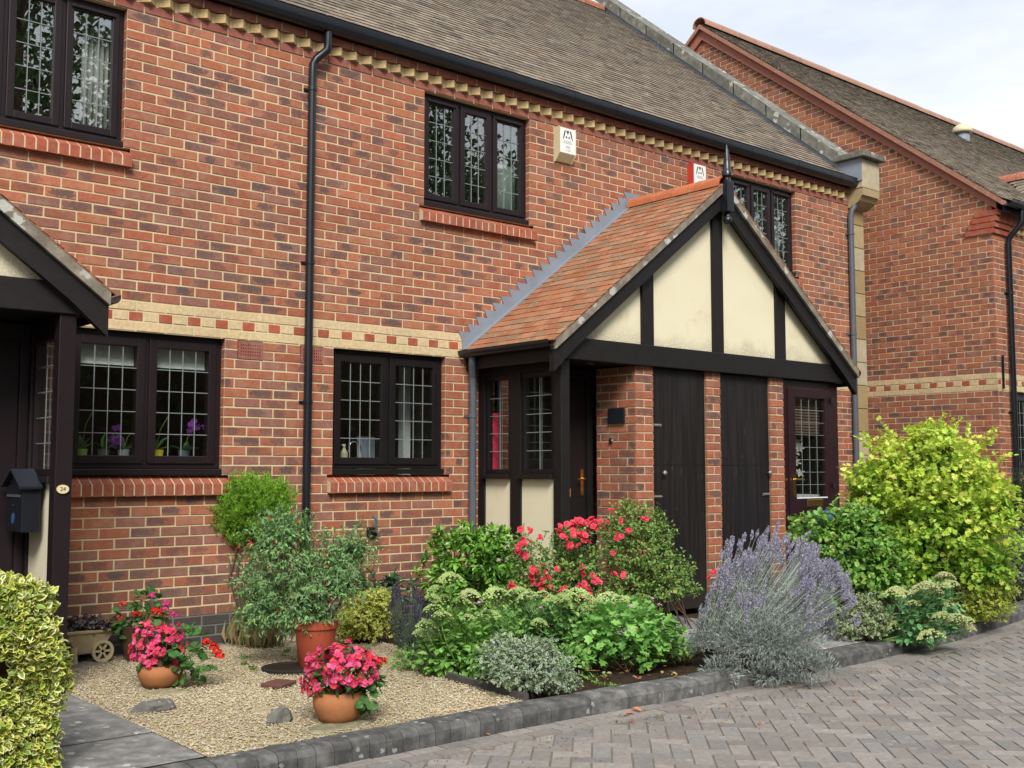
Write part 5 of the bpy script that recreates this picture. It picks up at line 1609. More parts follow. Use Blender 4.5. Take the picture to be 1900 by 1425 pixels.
# stonecrop: each flower head is a part
def head_mesh(rad, col, k):
    V, F, C = [], [], []
    oc = np.array([(1, 0, 0), (0, 1, 0), (-1, 0, 0), (0, -1, 0), (0, 0, 1), (0, 0, -.6)]); of = [(0, 1, 4), (1, 2, 4), (2, 3, 4), (3, 0, 4), (1, 0, 5), (2, 1, 5), (3, 2, 5), (0, 3, 5)]
    rr = random.Random(k)
    cl = [(rr.uniform(0, 6.28), math.sqrt(rr.random()) * .8) for _ in range(9)]
    for i in range(210):
        if i % 3: 
            t0, r_ = cl[i % 9]; x, y = math.cos(t0) * r_ + rr.gauss(0, .15), math.sin(t0) * r_ + rr.gauss(0, .15)
        else:
            t0 = rr.uniform(0, 6.28); r_ = math.sqrt(rr.random()) * .95; x, y = math.cos(t0) * r_, math.sin(t0) * r_
        z = (1 - (x * x + y * y)) * .58 + rr.uniform(-.07, .07)
        s_ = rr.uniform(.075, .125); b = len(V)
        V += [tuple(np.array([x, y, z]) * rad + q * s_ * rad) for q in oc]; F += [tuple(j + b for j in q) for q in of]
        kk = rr.uniform(.8, 1.15); C += [(*[c * kk for c in col], 1)] * 6
    for i in range(8):
        t0 = 6.28 * i / 8; b = len(V); V += [(0, 0, -rad * .75), (.012 * rad * 4, 0, -rad * .75), (math.cos(t0) * rad * .7, math.sin(t0) * rad * .7, rad * .12), (math.cos(t0) * rad * .7, math.sin(t0) * rad * .7 + .004, rad * .12)]
        F.append((b, b + 1, b + 3, b + 2)); C += [(0.16, 0.28, 0.09, 1)] * 4
    return meshdata('flower_head', V, F, M['petal'], {'col': C})
HD = [head_mesh(.058 * s_, c, i) for i, (s_, c) in enumerate([(1.3, (0.45, 0.61, 0.20)), (1.45, (0.49, 0.64, 0.23)), (1.1, (0.41, 0.57, 0.18)), (1.25, (0.53, 0.64, 0.27))])]
HDR = [head_mesh(.058 * s_, c, 10 + i) for i, (s_, c) in enumerate([(1.35, (0.60, 0.63, 0.31)), (1.55, (0.57, 0.64, 0.28)), (1.15, (0.53, 0.61, 0.25))])]
def stonecrop(label, base, D, heads, lobes, leafcol, hm, nl, L=.06, small=()):
    e = empty('stonecrop', (base[0], base[1], max(base[2], 0)), label, 'plant', 'stonecrop clumps')
    f = Fol()
    st = MB()
    for i, (px, py) in enumerate(heads):
        p = at(px, py, D + R.uniform(-.26, .0))
        ob = bpy.data.objects.new('flower_head', R.choice(hm)); COL.objects.link(ob)
        ob.location = p; ob.rotation_euler = (R.uniform(-.25, .25), R.uniform(-.25, .25), R.uniform(0, 6)); s_ = R.uniform(.95, 1.3) * (.72 if i in small else 1); ob.scale = (s_, s_, s_)
        put(ob, e)
        b = np.array(base) + np.append(NR.normal(0, .06, 2), 0); p0 = p - [0, 0, .03]
        m_ = b * .4 + p0 * .6 + (p0 - b) * np.array([.12, .12, 0])
        st.tube([b, m_, p0], [.006, .005, .004], 6)
        n = 16
        t = NR.uniform(.2, .95, n)[:, None]
        q = (1 - t) ** 2 * b + 2 * t * (1 - t) * m_ + t * t * p0
        d = rnd(n); d[:, 2] = np.abs(d[:, 2]) * .35; 
        f.add(q, unit(d), unit(UPZ + rnd(n) * .3), NR.uniform(.6, 1.1, n) * L, NR.uniform(.35, .55, n) * L, pal(leafcol, n), T8)
    P, O_, rho = sample_lobes(lobes, nl, .5, .12, .005)
    n = len(P); d = unit(O_ + rnd(n) * .7)
    f.add(P, d, unit(UPZ + O_ * .3 + rnd(n) * .3), NR.uniform(.6, 1.15, n) * L, NR.uniform(.5, .72, n) * L, pal(leafcol, n), T8)
    f.build('foliage', M['leaf'], e); st.build('stems', M['stem_green'], e, smooth=True)
    return e
PS1 = ground(850, 1250); DS1 = depth(PS1)
stonecrop("left stonecrop clump with pale green flat heads beside the gravel", PS1, DS1, [(834, 1079), (810, 1098), (802, 1113), (818, 1118), (858, 1123), (805, 1134), (818, 1147), (863, 1150), (792, 1165), (781, 1178), (907, 1147), (918, 1107), (870, 1108)],
          [lobe(850, 1190, 66, 56, DS1, 55), lobe(820, 1220, 44, 38, DS1, 40), lobe(890, 1215, 40, 44, DS1, 40)], [(0.23, 0.47, 0.10), (0.18, 0.40, 0.07), (0.29, 0.52, 0.14)], HD, 700, .062, (5, 9, 8, 2))
PS2 = ground(1060, 1215); DS2 = depth(PS2)
stonecrop("middle stonecrop clump with crowded pale green heads below the roses", PS2, DS2, [(963, 1105), (979, 1113), (1004, 1111), (1050, 1105), (1041, 1113), (1050, 1127), (1086, 1115), (1092, 1131), (1131, 1115), (1100, 1144), (1157, 1123), (999, 1158), (1025, 1118), (1070, 1110), (1120, 1122), (1075, 1138)],
          [lobe(1040, 1165, 84, 50, DS2, 55), lobe(1010, 1190, 70, 44, DS2, 50), lobe(1090, 1190, 50, 44, DS2, 44), lobe(960, 1170, 44, 44, DS2, 40)], [(0.20, 0.43, 0.12), (0.16, 0.37, 0.10), (0.27, 0.50, 0.15), (0.09, 0.22, 0.08)], HD, 950, .062, (11,))

# roses
ROSE = [(0.84, 0.08, 0.14), (0.87, 0.12, 0.18), (0.80, 0.06, 0.09)]
def rose_mesh():
    g = Fol(); z = np.zeros((1, 3)); d = np.array([[0, 0, 1.]])
    blooms(g, z, d, .031, pal(ROSE, 1, .1), 5, T8, .25, 1.0, rings=2)
    g.add(z + d * .004, d, rnd(1), .008, .007, (0.8, 0.5, 0.15), T5)
    return meshdata('rose_bloom', np.concatenate(g.V), [np.concatenate(g.F)], M['petal'], {'col': np.concatenate(g.C)})
RBL = [rose_mesh() for _ in range(8)]
def rosebush(label, base, lobes, ntw, flowers, D, col, L=.032, lpt=7):
    e = shrub('rose_bush', label, 'shrub', base, lobes, ntw, lpt, L, L * .58, col, 'leaf', T8, .075, droop=.1, up=.25, inner=.35, bump=.24, nst=40, r0=.006, spread=.12, group='rose bushes')
    for (px, py, k, r_) in flowers:
        c = at(px, py, D - .20 + R.uniform(-.08, .05))
        for _ in range(k):
            ob = bpy.data.objects.new('rose_bloom', R.choice(RBL)); COL.objects.link(ob)
            q = c + RT * R.gauss(0, r_ * .5) + UPZ * R.gauss(0, r_ * .42) + FH * R.gauss(0, .03)
            ob.location = q; d = Vector(unit(-FH * .6 + UPZ * .6 + rnd(1)[0] * .6)); ob.rotation_euler = d.to_track_quat('Z', 'Y').to_euler()
            put(ob, e)
    return e
PR1 = np.array([3.2, -1.75, 0.]); DR1 = depth(PR1)
GR = [(0.21, 0.39, 0.10), (0.17, 0.33, 0.09), (0.28, 0.45, 0.11), (0.36, 0.42, 0.11), (0.13, 0.26, 0.07)]
rosebush("rose bush thick with coral red flowers in front of the porch door", PR1, [lobe(1030, 1055, 78, 60, DR1, 70), lobe(985, 1075, 44, 60, DR1, 40), lobe(1075, 1040, 44, 62, DR1, 44), lobe(1030, 1105, 90, 34, DR1, 60), lobe(1060, 985, 34, 24, DR1, 30), lobe(970, 1010, 22, 34, DR1, 24), lobe(960, 1125, 46, 40, DR1, 40)], 900,
         [(1057, 975, 20, .11), (1096, 974, 12, .075), (1080, 990, 6, .05), (962, 984, 3, .03), (976, 1005, 4, .04), (963, 1019, 3, .03), (975, 1032, 3, .03), (981, 988, 2, .02), (999, 997, 2, .02), (1008, 1087, 18, .095), (1083, 1094, 18, .095), (1047, 1096, 9, .05),
          (1084, 1058, 7, .06), (997, 1058, 5, .05), (952, 1086, 4, .04), (947, 1098, 2, .02), (1109, 1077, 3, .03), (1031, 1056, 2, .02), (1063, 1013, 4, .04), (1086, 1003, 3, .03)], DR1, cp(GR))
PR2 = np.array([4.22, -1.55, 0.]); DR2 = depth(PR2)
rosebush("tall green rose bush with few red flowers against the brick pier", PR2, [lobe(1190, 1015, 66, 66, DR2, 60), lobe(1165, 955, 32, 34, DR2, 30), lobe(1235, 1070, 64, 50, DR2, 50), lobe(1180, 1085, 74, 44, DR2, 60), lobe(1210, 985, 40, 44, DR2, 34), lobe(1140, 1000, 34, 50, DR2, 34)], 1500,
         [(1197, 963, 3, .03), (1165, 985, 2, .012), (1152, 968, 1, .01), (1128, 971, 1, .01), (1147, 997, 3, .03), (1139, 1026, 2, .02), (1138, 1064, 2, .02), (1155, 1066, 2, .02), (1134, 947, 1, .01), (1322, 1061, 2, .02), (1318, 1072, 1, .01)], DR2, cp(GR[:4] + [(0.16, 0.27, 0.06)]), .03)

# small variegated white euonymus at the kerb
PW = ground(985, 1285); DW = depth(PW)
shrub('white_euonymus', "low mound of white edged green leaves spilling to the kerb", 'shrub', PW, [lobe(978, 1238, 84, 46, DW, 70), lobe(930, 1215, 40, 36, DW, 40), lobe(1030, 1262, 48, 26, DW, 40), lobe(985, 1210, 52, 30, DW, 44)], 1500, 5, .024, .0155,
      cp([(0.09, 0.19, 0.07), (0.13, 0.25, 0.10), (0.18, 0.30, 0.12)]), 'leaf_var', T8, .045, col2=[(0.52, 0.58, 0.46), (0.60, 0.64, 0.54), (0.34, 0.44, 0.26)], inner=.2, nst=16)
PA = ground(1170, 1240); DA = depth(PA)
shrub('lobed_leaf_plant', "light green plant with large lobed leaves beside the white edged mound", 'plant', PA, [lobe(1165, 1165, 78, 52, DA, 60), lobe(1105, 1195, 50, 44, DA, 44), lobe(1225, 1180, 40, 36, DA, 34), lobe(1190, 1205, 50, 34, DA, 40)], 520, 2, .06, .06,
      cp([(0.22, 0.49, 0.10), (0.18, 0.42, 0.09), (0.29, 0.55, 0.14)]), 'leaf', TL, .05, droop=.15, inner=.3, nst=26, r0=.003, flat=1.2)
PK = ground(1265, 1225); DK = depth(PK)
shrub('dying_foliage', "brownish straggling low foliage at the kerb left of the big lavender", 'plant', PK, [lobe(1250, 1222, 56, 26, DK, 40), lobe(1195, 1238, 50, 22, DK, 36), lobe(1120, 1250, 44, 16, DK, 30)], 520, 4, .036, .02, cp([(0.16, 0.15, 0.04), (0.22, 0.16, 0.06), (0.14, 0.24, 0.05), (0.10, 0.06, 0.03)]), 'leaf', T8, .05, nst=20, r0=.002)
# little pink phlox flowers dotted over the bed
g = Fol()
q = np.array([at(x, y, 7.3 + R.uniform(-.2, .2)) for x, y in [(877, 1118), (890, 1120), (885, 1117), (898, 1132), (1004, 1128), (1210, 1113), (1224, 1120), (1170, 1124), (806, 1175), (897, 1119)]] + [at(x, y, 9.2) for x, y in [(1086, 1021), (1053, 1032), (1108, 1006), (1097, 1050), (993, 1055), (1056, 1011)]])
blooms(g, np.repeat(q, 3, 0) + rnd(len(q) * 3) * .012, unit(UPZ + rnd(len(q) * 3) * .5), .014, np.array([0.72, 0.42, 0.62]), 5, T5, .2, .9)
e = empty('pink_phlox', tuple(ground(900, 1200)), "small pale pink flowers dotted among the stonecrop heads", 'flowers')
g.build('flowers', M['petal'], e); stems_mesh(ground(900, 1200), q[:9], .0015, .1).build('stems', M['stem_green'], e)

# big lavender hanging over the kerb
PV_ = np.array([3.12, -3.02, .02]); DV = depth(PV_)
lavender("big silvery lavender in full purple flower spilling over the kerb", PV_, (1442, 1222), DV, 142 * DV / FPX, 238 * DV / FPX, 820, .97, [(0.36, 0.41, 0.36), (0.28, 0.33, 0.29), (0.44, 0.48, 0.44)], [(0.43, 0.41, 0.53), (0.51, 0.49, 0.61), (0.37, 0.35, 0.46), (0.50, 0.50, 0.57)], 21000, .062, .74, fat=.012, r0=.001)
# low drooping skirt of the same lavender
f = Fol()
n = 5200
lb = [lobe(1430, 1190, 95, 44, DV, 60, -.2), lobe(1340, 1245, 38, 26, DV, 30, -.25), lobe(1500, 1235, 52, 26, DV, 34, -.22), lobe(1430, 1250, 40, 18, DV, 30, -.25), lobe(1325, 1262, 24, 14, DV, 20, -.28)]
P, O_, _ = sample_lobes(lb, n, .5, .1, -.07); n = len(P)
f.add(P, unit(O_ + rnd(n) * .7 + UPZ * .2), rnd(n), NR.uniform(.022, .045, n), .0055, pal([(0.31, 0.37, 0.33), (0.24, 0.29, 0.26), (0.38, 0.43, 0.39)], n), T5)
lv = bpy.data.objects['lavender.001']
f.build('skirt_foliage', M['grey_leaf'], lv)
wd = MB()
for i in range(26):
    a = PV_ + [R.uniform(-.1, .1), R.uniform(-.05, .05), .0]; t = at(R.uniform(1340, 1520), R.uniform(1215, 1250), DV - .25); wd.tube([a, a * .5 + t * .5 + [0, 0, .06], t], [.009, .006, .003], 5)
wd.build('woody_stems', M['stem'], lv)

# right-hand shrubs
PVb = np.array([5.25, -2.45, 0.]); DVb = depth(PVb)
shrub('green_shrub', "mid green leafy shrub between the big lavender and the golden bush", 'shrub', PVb, [lobe(1575, 1025, 84, 76, DVb, 70), lobe(1635, 1060, 56, 66, DVb, 54), lobe(1515, 985, 52, 40, DVb, 44), lobe(1590, 970, 50, 34, DVb, 44), lobe(1560, 1090, 70, 36, DVb, 56)], 1700, 5, .05, .036,
      cp([(0.22, 0.45, 0.08), (0.17, 0.38, 0.07), (0.28, 0.50, 0.10), (0.12, 0.28, 0.05), (0.34, 0.46, 0.11)]), 'leaf', T8, .07, inner=.25, nst=34, r0=.008, bump=.24)
PP = ground(1735, 1150); DP = depth(PP)
def gold(n, P, rho):
    t = np.clip((P[:, 2] - .45) / 1.0, 0, 1)[:, None] * .8 + NR.uniform(-.3, .3, (n, 1)) + (rho[:, None] - .85) * 1.2
    t = np.clip(t, 0, 1)
    a = pal([(0.25, 0.50, 0.06), (0.32, 0.56, 0.08)], n); b = pal([(0.62, 0.76, 0.09), (0.54, 0.72, 0.09), (0.70, 0.70, 0.14)], n, .1)
    return a * (1 - t) + b * t
shrub('golden_ninebark', "tall golden leaved shrub in front of the brick gable wall", 'shrub', PP, [lobe(1728, 860, 92, 72, DP, 90), lobe(1640, 905, 66, 64, DP, 64), lobe(1805, 930, 76, 70, DP, 76), lobe(1725, 960, 116, 90, DP, 110), lobe(1805, 1040, 74, 56, DP, 74), lobe(1850, 960, 30, 34, DP, 34), lobe(1680, 1030, 70, 60, DP, 80), lobe(1730, 815, 44, 32, DP, 44)],
      4800, 4, .05, .048, gold, 'leaf', TL, .085, droop=.22, up=.45, inner=.22, nst=44, r0=.011, bump=.28, spread=.1, flat=.55,
      extra=shoots([lobe(1728, 880, 130, 95, DP, 110), lobe(1800, 960, 90, 80, DP, 90)], 110, .24, .06, .056, gold, TL, 10, .35))
PQ = ground(1600, 1190); DQ = depth(PQ)
shrub('white_flowered_mound', "low pale cream variegated plant right of the big lavender at the kerb", 'plant', PQ, [lobe(1605, 1145, 44, 42, DQ, 40), lobe(1570, 1165, 30, 26, DQ, 30)], 620, 5, .026, .017, cp([(0.12, 0.22, 0.07), (0.17, 0.28, 0.09)]), 'leaf_var', T8, .045, col2=[(0.60, 0.62, 0.48), (0.52, 0.52, 0.30), (0.30, 0.40, 0.18)], nst=12)
PS3 = np.array([4.95, -3.12, .0]); DS3 = depth(PS3)
stonecrop("right stonecrop clump with cream heads leaning over the kerb", PS3, DS3, [(1752, 1074), (1761, 1090), (1721, 1094), (1664, 1105), (1750, 1123), (1694, 1124), (1694, 1142), (1748, 1147), (1659, 1162), (1722, 1172), (1774, 1151), (1790, 1167), (1721, 1157), (1728, 1186), (1735, 1100), (1705, 1100), (1786, 1158)],
          [lobe(1715, 1150, 62, 44, DS3, 50), lobe(1690, 1178, 46, 28, DS3, 40), lobe(1740, 1120, 40, 34, DS3, 34)], [(0.19, 0.43, 0.18), (0.15, 0.36, 0.15), (0.25, 0.50, 0.21)], HDR, 600, .07, (5, 6, 12))
PE = np.array([6.3, -2.95, 0]); DE = depth(PE)
shrub('golden_edging_bush', "small yellow green bush at the kerb under the golden shrub", 'shrub', PE, [lobe(1835, 1120, 46, 46, DE, 44), lobe(1860, 1080, 30, 40, DE, 30), lobe(1815, 1150, 34, 20, DE, 30), lobe(1780, 1110, 26, 40, DE, 26)], 900, 5, .028, .019, cp([(0.20, 0.30, 0.04), (0.14, 0.24, 0.03)]), 'leaf_var', T8, .05, col2=[(0.66, 0.68, 0.12), (0.54, 0.60, 0.10), (0.36, 0.46, 0.08)], nst=14)
PT = np.array([8.2, -2.3, 0]); DT = depth(PT)
shrub('silver_shrub', "silvery variegated shrub at the right edge of the photo", 'shrub', PT, [lobe(1905, 1060, 52, 66, DT, 50), lobe(1890, 1010, 34, 30, DT, 34)], 700, 5, .034, .022, cp([(0.08, 0.16, 0.07), (0.12, 0.2, 0.09)]), 'leaf_var', T8, .06, col2=[(0.40, 0.46, 0.36), (0.3, 0.38, 0.26)], nst=14)
PU = np.array([10.3, -2.0, 0]); DU = depth(PU)
shrub('dark_conifer', "dark blue green conifer below the far window at the right edge", 'shrub', PU, [lobe(1898, 905, 24, 34, DU, 30), lobe(1900, 960, 34, 40, DU, 34)], 420, 7, .05, .009, cp([(0.045, 0.10, 0.06), (0.06, 0.13, 0.08)]), 'leaf', T5, .09, nst=14, r0=.012)

# low foliage that closes the gaps in the bed
f = Fol()
lb = [lobe(905, 1225, 40, 30, 6.9, 40), lobe(935, 1165, 50, 34, 7.3, 50), lobe(1060, 1225, 40, 30, 7.0, 40), lobe(1105, 1165, 60, 40, 7.6, 60), lobe(1000, 1140, 70, 36, 8.1, 60), lobe(880, 1165, 60, 44, 7.6, 50), lobe(1245, 1195, 40, 26, 7.5, 40), lobe(1150, 1130, 60, 26, 8.3, 50), lobe(770, 1225, 44, 22, 7.3, 40)]
P, O_, _ = sample_lobes(lb, 3600, .45, .15, .005); n = len(P)
f.add(P, unit(O_ * .6 + rnd(n)), unit(UPZ + O_ * .4 + rnd(n) * .4), NR.uniform(.022, .05, n), NR.uniform(.014, .03, n), pal([(0.20, 0.42, 0.09), (0.15, 0.34, 0.07), (0.28, 0.48, 0.12), (0.10, 0.24, 0.06)], n), T8)
tag(f.build('ground_cover', M['leaf']), "low green foliage filling the flower bed between the clumps", kind='stuff')

# weeds on the gravel and in the joints, fallen leaves and petals
f = Fol()
spots = [ground(R.uniform(520, 600), R.uniform(1195, 1232)) for _ in range(16)] + [ground(R.uniform(405, 480), R.uniform(1215, 1245)) for _ in range(9)] + [ground(R.uniform(890, 960), R.uniform(1235, 1270)) for _ in range(20)] + [ground(R.uniform(1060, 1160), R.uniform(1255, 1275)) for _ in range(12)] + [ground(R.uniform(220, 540), R.uniform(1175, 1200)) for _ in range(14)]
for s_ in spots:
    n = 9; d = rnd(n); d[:, 2] = np.abs(d[:, 2]) + .25
    f.add(s_ + NR.normal(0, .012, (n, 3)) * [1, 1, 0], unit(d), unit(UPZ + rnd(n) * .4), NR.uniform(.012, .032, n), NR.uniform(.008, .018, n), pal([(0.17, 0.36, 0.06), (0.24, 0.40, 0.08), (0.12, 0.26, 0.04)], n), T8)
tag(f.build('weeds', M['leaf']), "tiny green weeds scattered in the gravel and bed edge", kind='stuff')
f = Fol()
def litter(n, xr, yr, z, cols, size):
    for i in range(n):
        p = ground(R.uniform(*xr), R.uniform(*yr), z) + [0, 0, .006]
        d = rnd(1); d[:, 2] = R.uniform(-.05, .3)
        f.add(p[None], unit(d), unit(UPZ + rnd(1) * .35), R.uniform(.6, 1.2) * size, R.uniform(.5, .8) * size, np.array([R.choice(cols)]), T8)
BR = [(0.42, 0.22, 0.07), (0.52, 0.38, 0.12), (0.30, 0.14, 0.06), (0.45, 0.42, 0.25), (0.5, 0.13, 0.05)]
litter(46, (1050, 1700), (1275, 1345), ZR, BR, .03); litter(26, (680, 1100), (1325, 1400), ZR, BR, .026); litter(34, (330, 900), (1230, 1330), 0, BR, .022)
litter(20, (150, 900), (1230, 1350), 0, [(0.75, 0.06, 0.16), (0.72, 0.05, 0.04), (0.78, 0.16, 0.25)], .016)
litter(60, (1280, 1560), (1240, 1300), ZR, [(0.14, 0.11, 0.08), (0.10, 0.08, 0.06), (0.2, 0.17, 0.13)], .016)
litter(70, (1000, 1280), (1235, 1262), 0, BR + [(0.12, 0.07, 0.04)] * 5, .035)
litter(3, (1150, 1210), (1310, 1330), ZR, [(0.7, 0.28, 0.12)], .07)
tag(f.build('fallen_leaves', M['leaf']), "dry leaves and fallen petals on the gravel and paving", kind='stuff')
# moss tufts in the paving joints near the kerb
f = Fol()
n = 1500
P = np.array([ground(R.uniform(600, 1620), 1300, ZR) for _ in range(1)])
xs = NR.uniform(-.3, 6.0, n); ys = np.array([kerb_y(x) for x in xs]) - NR.exponential(.22, n) - .02
q = np.stack([xs, ys, np.full(n, ZR - .006)], -1)
c45 = math.sqrt(.5)
# snap to the joint lines of the herringbone
u = (q[:, 0] - 1.0 + q[:, 1] + 5.0) * c45; v = (-(q[:, 0] - 1.0) + q[:, 1] + 5.0) * c45
u = np.where(NR.random(n) < .75, np.round(u / .1) * .1, u)
q[:, 0] = (u - v) * c45 + 1.0; q[:, 1] = (u + v) * c45 - 5.0
k = np.array([y < kerb_y(x) - .01 for x, y in q[:, :2]]); q = q[k]; n = len(q)
f.add(q, unit(UPZ + rnd(n) * .9), rnd(n), .009, .007, pal([(0.15, 0.16, 0.04), (0.12, 0.11, 0.05), (0.18, 0.20, 0.06)], n), T5)
tag(f.build('joint_moss', M['leaf']), "yellowish moss growing in the paving joints", kind='stuff')

# ================================================================ things on the walls
def text(s_, size, loc, rot, mat, parent, name, ext=.0006):
    cu = bpy.data.curves.new(name, 'FONT'); cu.body = s_; cu.size = size; cu.align_x = 'CENTER'; cu.align_y = 'CENTER'; cu.extrude = ext
    t = bpy.data.objects.new(name, cu); COL.objects.link(t)
    dg = bpy.context.evaluated_depsgraph_get()
    me = bpy.data.meshes.new_from_object(t.evaluated_get(dg))
    bpy.data.objects.remove(t); me.materials.clear(); me.materials.append(mat)
    o = bpy.data.objects.new(name, me); COL.objects.link(o); o.location = loc; o.rotation_euler = rot
    return put(o, parent)

def alarm(x0, x1, zb, zt, label, shell):
    e = empty('alarm_box', ((x0 + x1) / 2, 0, zb), label, 'alarm box', 'alarm boxes on the wall')
    d = .085
    b = MB().prism([(-.002, zb), (-d * .25, zb - .0), (-d, zb + .075), (-d, zt), (-.002, zt)], 'x', x0, x1); b.build('case', shell, e, bevel=.006)
    MB().box(x0 + .008, x1 - .008, -d - .002, -d - .0003, zb + .078, zt - .006).build('label', M['white'], e)
    cx = (x0 + x1) / 2; W_ = (x1 - x0) * .62; H_ = .095; z0 = zt - .125
    q = MB()
    def P(pts): q.prism([(cx + (a - .5) * W_, z0 + b_ * H_) for a, b_ in pts], 'y', -d - .0035, -d - .0022)
    P([(.18, 1), (.30, 1), (.16, .35), (.03, 0), (0, 0)]); P([(.82, 1), (1, 0), (.97, 0), (.84, .35), (.70, 1)])
    P([(.36, 1), (.64, 1), (.5, .58)]); P([(.28, .22), (.36, .48), (.46, .22)]); P([(.54, .22), (.64, .48), (.72, .22)])
    q.build('emblem', M['ink'], e)
    q = MB()
    for r_, (w_, n) in enumerate(((.72, 6), (.82, 8))):
        for i in range(n):
            a = cx - w_ * W_ / 2 + w_ * W_ * i / n; q.box(a, a + w_ * W_ / n * .6, -d - .003, -d - .0022, z0 - .018 - .018 * r_, z0 - .006 - .018 * r_)
    q.build('small_print', M['greyink'], e)
    text('444', .036, (cx, -d - .003, z0 - .068), (math.pi / 2, 0, 0), M['greyink'], e, 'lettering')
    text('1123', .036, (cx, -d - .003, z0 - .102), (math.pi / 2, 0, 0), M['greyink'], e, 'lettering')
    return e
alarm(4.385, 4.605, 4.365, 4.70, "cream and white alarm box right of the middle upstairs window", M['cream_pl'])
alarm(6.40, 6.62, 4.365, 4.70, "red and white alarm box behind the porch ridge", M['redpl'])

# letter box on the inner face of the left porch screen
lx = -.685
e = empty('letter_box', (lx, -.78, .95), "black metal letter box with scalloped roof inside the left porch", 'letter box')
bx0, bx1, by0, by1, bz0, bz1 = lx - .115, lx - .004, -.915, -.60, .94, 1.22
MB().box(bx0, bx1, by0, by1, bz0, bz1).build('box', M['pvc'], e, bevel=.004)
ap = (by0 + by1) / 2
MB().prism([(by0 - .0, bz1 + .001), (by1, bz1 + .001), (ap, bz1 + .085)], 'x', bx0 + .004, bx1).build('gable', M['pvc'], e)
rb = MB()
for sg, yy in ((-1, by0 - .022), (1, by1 + .022)):
    rb.prism([(yy, bz1 - .012), (ap, bz1 + .092), (ap, bz1 + .102), (yy, bz1 + .0)], 'x', bx0 - .025, bx1)
rf_ = rb.build('roof', m_plain("grey_black_paint", (0.02, 0.024, 0.032), .35, .5, .2, 10, .05), e)
sc2 = MB()
for i in range(7):
    xa = bx0 - .025 + (bx1 - bx0 + .025) * (i + .5) / 7
    sc2.prism([(xa + .0105 * math.cos(t), bz1 - .010 + .014 * math.sin(t)) for t in np.linspace(math.pi, 2 * math.pi, 7)], 'y', by0 - .026, by0 - .022)
sc2.build('scalloped_edge', M['pvc'], rf_)
MB().box(bx0 - .006, bx0 - .001, by0 + .03, by1 - .03, 1.15, 1.165).build('slot', M['greypvc'], e)
MB().lathe([(.006, 0), (.006, .002)], 0, 0, 10).build('lock', M['chrome'], e).location = Vector((bx0 - .003 - lx, (by0 + by1) / 2 + .78, 1.10 - .95))
MB().prism([(ap + .03 * math.cos(t) , 1.02 + .035 * math.sin(t)) for t in np.linspace(0, 2 * math.pi, 9)[:-1]], 'x', bx0 - .003, bx0 - .0015).build('emblem', m_plain("blue_print", (0.03, 0.10, 0.25), .5, .3, .1, 5, 0), e)

# oval house number
e = empty('number_plaque', (-.635, -1.135, 1.2), "oval cream number plaque on the left porch post", 'plaque')
MB().prism([(-.635 + .036 * math.cos(t), 1.2 + .026 * math.sin(t)) for t in np.linspace(0, 2 * math.pi, 25)[:-1]], 'y', -1.142, -1.132).build('plate', m_plain("cream_enamel", (0.62, 0.56, 0.33), .4, .4, .1, 10, 0), e)
MB().prism([(-.635 + .039 * math.cos(t), 1.2 + .029 * math.sin(t)) for t in np.linspace(0, 2 * math.pi, 25)[:-1]], 'y', -1.137, -1.131).build('rim', M['brass'], e)
text('24', .034, (-.635, -1.1425, 1.2), (math.pi / 2, 0, 0), M['ink'], e, 'lettering')
# slate name plate and bell push on the pier
tag(MB().box(4.335, 4.352, -.975, -.775, 1.735, 1.875).build('name_plate', m_plain("navy_slate", (0.012, 0.014, 0.022), .45, .4, .2, 20), bevel=.002), "square dark slate name plate on the brick pier", 'name plate')
e = empty('bell_push', (4.355, -.795, 1.58), "small round chrome bell push below the slate plate", 'bell')
q = MB().lathe([(.026, 0), (.026, .006), (.02, .011), (.01, .012)], 0, 0, 16); mapped(q, lambda x, y, z: (4.353 - z, -.795 + x, 1.58 + y)).build('ring', M['chrome'], e)
q = MB().lathe([(.009, .012), (.009, .017)], 0, 0, 12); mapped(q, lambda x, y, z: (4.353 - z, -.795 + x, 1.58 + y)).build('button', M['ink'], e)
# sticker on the front door
tag(MB().box(4.01, 4.085, -.541, -.538, 1.07, 1.145).build('door_sticker', m_plain("orange_sticker", (0.30, 0.13, 0.05), .6, .3, .2, 30, 0)), "small orange brown square sticker on the dark front door", 'sticker')
# garden tap
e = empty('garden_tap', (2.28, 0, .80), "black garden tap with a teal hose end on the wall", 'tap')
MB().box(2.235, 2.325, -.035, -.002, .755, .835).build('back_block', M['ink'], e, bevel=.004)
t_ = MB().tube([(2.28, -.03, .80), (2.28, -.10, .80), (2.28, -.12, .785), (2.28, -.12, .755)], .013, 10); t_.box(2.255, 2.305, -.085, -.075, .832, .842); t_.tube([(2.28, -.08, .81), (2.28, -.08, .84)], .007, 8); t_.build('tap_body', m_plain("dull_brass", (0.14, 0.12, 0.09), .5, .4, .3, 20, .1, .5), e)
MB().tube([(2.29, -.06, .84), (2.285, -.075, .90), (2.25, -.07, .93)], [.012, .011, .009], 10).build('hose_end', m_plain("teal_hose", (0.03, 0.17, 0.19), .5, .4, .1, 10, 0), e)
